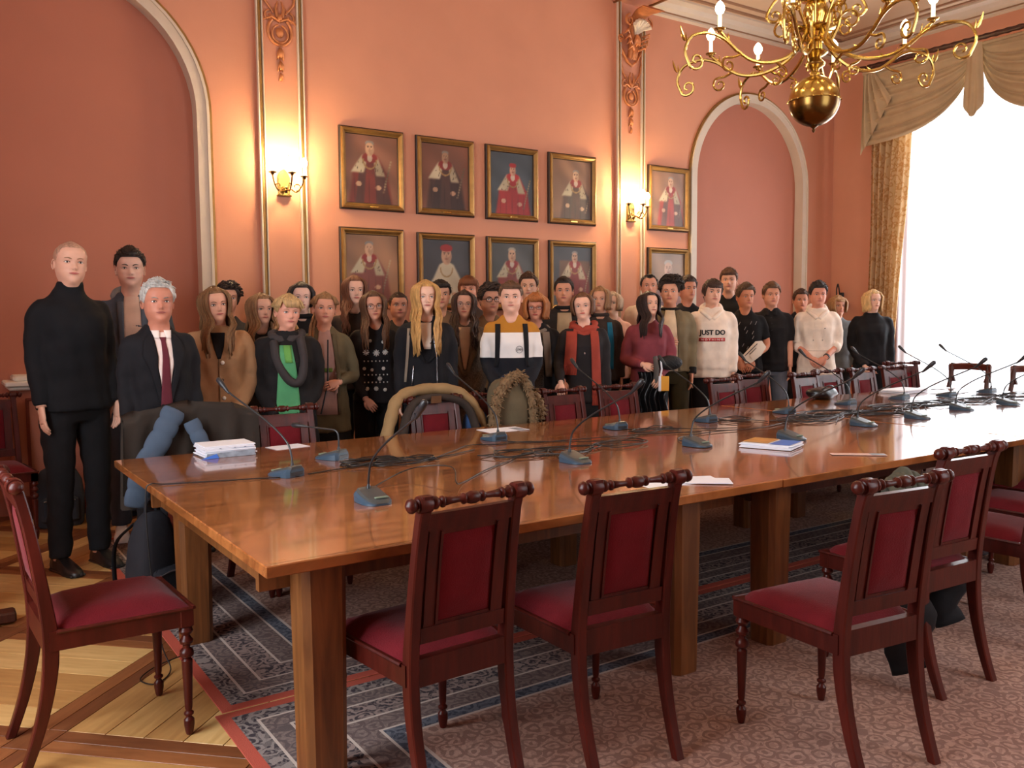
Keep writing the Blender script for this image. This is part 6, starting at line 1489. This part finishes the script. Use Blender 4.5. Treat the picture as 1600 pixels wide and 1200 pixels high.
# ------------------------------------------------------------------ coats, jackets and bags
def drape(t, name, mt, w, ztop, zf, zb, yc, th=.03, droop=.10, puff=0.0, seed=1, nu=40, nv=36, x0=0.0, quilt=7):
    r0 = random.Random(seed); p1_, p2_ = r0.uniform(0, 6), r0.uniform(0, 6); q = MB()
    def base(u, v, o):
        x = (2*u-1)*w; top = ztop-droop*abs(2*u-1)**2.2
        Lf, Lb = top-zf-.03*math.sin(5*u+p1_), top-zb; tot = Lf+Lb; d = v*tot
        fold = .018*math.sin(2*PI*2.6*u+p1_+2*v)+.010*math.sin(2*PI*6*u+p2_)
        pf = puff*abs(math.sin(PI*quilt*v))**.5
        if d < Lf: z = top-(Lf-d); y = yc-.035-fold*min(1, (Lf-d)*6)-o-pf
        else: z = top-(d-Lf); y = yc+.035+fold*min(1, (d-Lf)*6)+o+pf
        k = math.exp(-((d-Lf)/.03)**2); z += k*o*.8
        return Vector((x0+x*(1+.12*abs(v-.5)), y, z))
    q.grid(lambda u, v: base(u, v, th/2), nu, nv); q.grid(lambda u, v: base(u, v, -th/2), nu, nv)
    return q.obj(name, mt, t, ang=180)
DKJ = fabric(52, 44, 38, .4, 10); BLG = fabric(74, 88, 106, .4, 12)
t = thing('dark_jacket', 'dark brown jacket with blue-grey quilted sleeves over the far left chair', 'jacket', (1.10, 4.78, .006), 0)
drape(t, 'jacket_back', DKJ, .34, .985, .50, .45, -.02, seed=3, x0=.08, droop=.06, nu=48)
for P, r in ((spline([(-.02, -.09, .96), (-.09, -.12, .84), (-.19, -.12, .66), (-.23, -.10, .48)], 16), .060), (spline([(.05, -.12, .90), (.10, -.135, .78), (.17, -.13, .64), (.20, -.12, .50)], 16), .042)):
    q = MB(); q.tube(P, [r*(.88+.14*abs(math.sin(i*PI/8))**.6) for i in range(len(P))], 14, .5, up=(0, 1, 0)); q.obj('quilted_sleeve', BLG, t, ang=180)
t = thing('beige_puffer_jacket', 'beige quilted puffer jacket with dark lining hung round a chair back', 'jacket', (2.66, 4.80, .006), 0)
q = MB(); P = spline([(-.40, -.06, .40), (-.37, -.05, .60), (-.31, -.03, .80), (-.22, .02, .935), (0, .05, .975), (.20, .03, .945), (.31, -.01, .83), (.37, -.03, .64), (.38, -.03, .45)], 7)
q.tube(P, [.036+.012*abs(math.sin(i*.75))**.5 for i in range(len(P))], 12, .8); q.obj('quilted_shell', fabric(150, 122, 84, .35, 12), t, ang=180)
q = MB(); P = spline([(-.30, -.10, .45), (-.27, -.09, .66), (-.20, -.05, .84), (-.10, -.02, .915), (.08, -.01, .92), (.22, -.05, .86), (.28, -.08, .68), (.30, -.08, .48)], 6); q.tube(P, .040, 8, .6); q.obj('dark_lining', fabric(58, 48, 42, .3, 12), t, ang=180)
q = MB(); q.box((-.0, -.048, .915), (.07, .012, .045)); q.obj('label_patch', fabric(96, 64, 40), t)
t = thing('fur_trimmed_parka', 'khaki parka with brown fur trim heaped over a chair back', 'parka', (3.22, 4.78, .006), 0)
KH = fabric(104, 92, 70, .5, 9); FUR = mat('brown_fur', rgb(124, 98, 68), .9, 0, .35, 60, 1.0, 60)
blob('hood', KH, t, (.17, .10, .19), 7, 30, 20, .10, 2.2, loc=(0, -.04, .84)); blob('parka_body', KH, t, (.21, .10, .24), 8, 30, 18, .10, 2.0, loc=(.02, .0, .62))
def furline(pts, r, n, seed, name='fur_trim'):
    q = MB(); r0 = random.Random(seed); P = spline(pts, 8); q.tube(P, [r*(1+.15*math.sin(i*2.1)) for i in range(len(P))], 8)
    for i in range(n):
        p = P[r0.randrange(len(P))]; d = Vector((r0.gauss(0, 1), r0.gauss(0, 1)-.4, r0.gauss(0, 1))).normalized(); q.tube([p+d*r*.6, p+d*r*1.3+Vector((0, 0, -.004)), p+d*r*1.7+Vector((.004, 0, -.010))], [.007, .005, .0015], 4)
    q.obj(name, FUR, t, ang=180)
furline([(-.17, -.10, .55), (-.19, -.12, .72), (-.17, -.13, .90), (-.08, -.13, 1.02), (.02, -.12, 1.05)], .035, 220, 1)
furline([(.03, -.13, 1.04), (.08, -.15, .90), (.10, -.15, .74), (.15, -.14, .60)], .024, 160, 2)
furline([(.14, -.08, .93), (.20, -.08, .84), (.20, -.08, .74)], .035, 90, 3)
blob('blue_lining', fabric(50, 78, 122), t, (.10, .05, .16), 4, 18, 12, .08, 2, loc=(-.24, .02, .66)); blob('navy_hood_back', fabric(40, 46, 62), t, (.12, .07, .14), 5, 18, 12, .06, 2, loc=(.10, .08, .92))
t = thing('black_coat', 'black coat with a bright green patch bundled on the fourth near chair', 'coat', (3.27, 1.98, .006), 0)
BKC = fabric(26, 27, 30, .5, 9); GOL = fabric(84, 84, 72, .4, 10)
blob('folded_coat', BKC, t, (.155, .075, .045), 12, 28, 16, .12, 2.4, loc=(0, -.09, .525)); q = MB()
for k in range(5): q.tube(spline([(-.02+.05*k, .02, .60), (.01+.045*k, .04, .70+.02*(k%2)), (.08+.03*k, .10, .755-.02*abs(k-2)), (.14+.02*k, .16, .70), (.16+.02*k, .18, .60)], 5), .032, 8, .8)
q.obj('grey_hood', GOL, t, ang=180)
for x, y, zt_, zb_, wx in ((-.21, -.16, .50, .07, .07), (.24, -.06, .52, .13, .06)):
    q = MB(); n = 16; r0 = random.Random(int(x*100))
    P = [Vector((x+.015*math.sin(i*.9), y+.02*math.sin(i*.6), zt_+(zb_-zt_)*i/n)) for i in range(n+1)]; q.tube(P, [wx*(.7+.35*min(1, i/8)+.06*math.sin(i*1.7)) for i in range(n+1)], 12, .6); q.obj('hanging_sleeve', BKC, t, ang=180)
q = MB(); q.prism([(-.015, .10), (.005, .09), (.035, .02), (.03, -.04), (-.02, -.02), (-.03, .02)], .006, (.235, -.085, .40)); q.obj('green_patch', mat('neon_green', rgb(96, 236, 58), .6), t, smooth=False)
def backpack(label, x, y, rz, col, h=.46, w=.30, d=.16):
    t = thing('backpack', label, 'backpack', (x, y, .006), rz); B = fabric(*col, bump=.4, bs=12); q = MB(); r = []
    for z, k, kd in ((0, .86, .9), (.02, .96, 1), (h*.45, 1, 1), (h*.75, .92, .85), (h*.92, .70, .6), (h, .35, .3)):
        r.append([Vector((w/2*k*math.copysign(abs(math.cos(a))**.6, math.cos(a)), d/2*kd*math.copysign(abs(math.sin(a))**.6, math.sin(a))+.01*math.sin(9*z), z)) for a in np.linspace(0, 2*PI, 21)[:-1]])
    q.loft(r); q.obj('bag_body', B, t, ang=60)
    q = MB(); q.bbox((0, -d/2-.012, h*.30), (w*.72, .05, h*.42), .018); pk = q.obj('front_pocket', B, t)
    q = MB(); q.tube(spline([(-w*.3, -d/2-.038, h*.46), (0, -d/2-.04, h*.48), (w*.3, -d/2-.038, h*.46)], 5), .004, 5); q.obj('zip', ZIP, pk)
    q = MB(); q.tube(spline([(-.03, 0, h*.98), (-.02, 0, h+.05), (.02, 0, h+.05), (.03, 0, h*.98)], 5), .008, 6); q.obj('top_handle', B, t)
    for s in (-1, 1):
        q = MB(); q.tube(spline([(s*.06, d/2*.5, h*.9), (s*.09, d/2+.05, h*.7), (s*.10, d/2+.05, h*.35), (s*.11, d/2, h*.08)], 5), .018, 6, .3); q.obj('shoulder_strap', B, t)
    return t
backpack('black backpack standing under the corner of the table end, before the old man', .87, 4.33, .5, (34, 33, 38), .52, .22, .18)
backpack('grey backpack on the floor by the wall left of the bald man', .76, 6.74, -.1, (52, 54, 60), .42, .32, .18)
backpack('dark navy backpack on the floor behind the bald man\'s legs', 1.14, 6.80, .15, (38, 46, 60), .36, .34, .20)
t = thing('wooden_stand', 'dark wooden stand with only its flat foot in view at the left edge', 'stand', (.10, 4.68, .004), 0)
q = MB(); q.bbox((.08, 0, .035), (.28, .10, .05), .008); q.bbox((-.12, 0, .035), (.10, .40, .05), .008); q.obj('foot', DARKWOOD, t)
q = MB(); q.bbox((-.10, 0, .54), (.07, .07, .98), .006); q.obj('post', DARKWOOD, t); q = MB(); q.bbox((-.12, 0, 1.04), (.24, .34, .03), .006); q.obj('top_board', DARKWOOD, t)
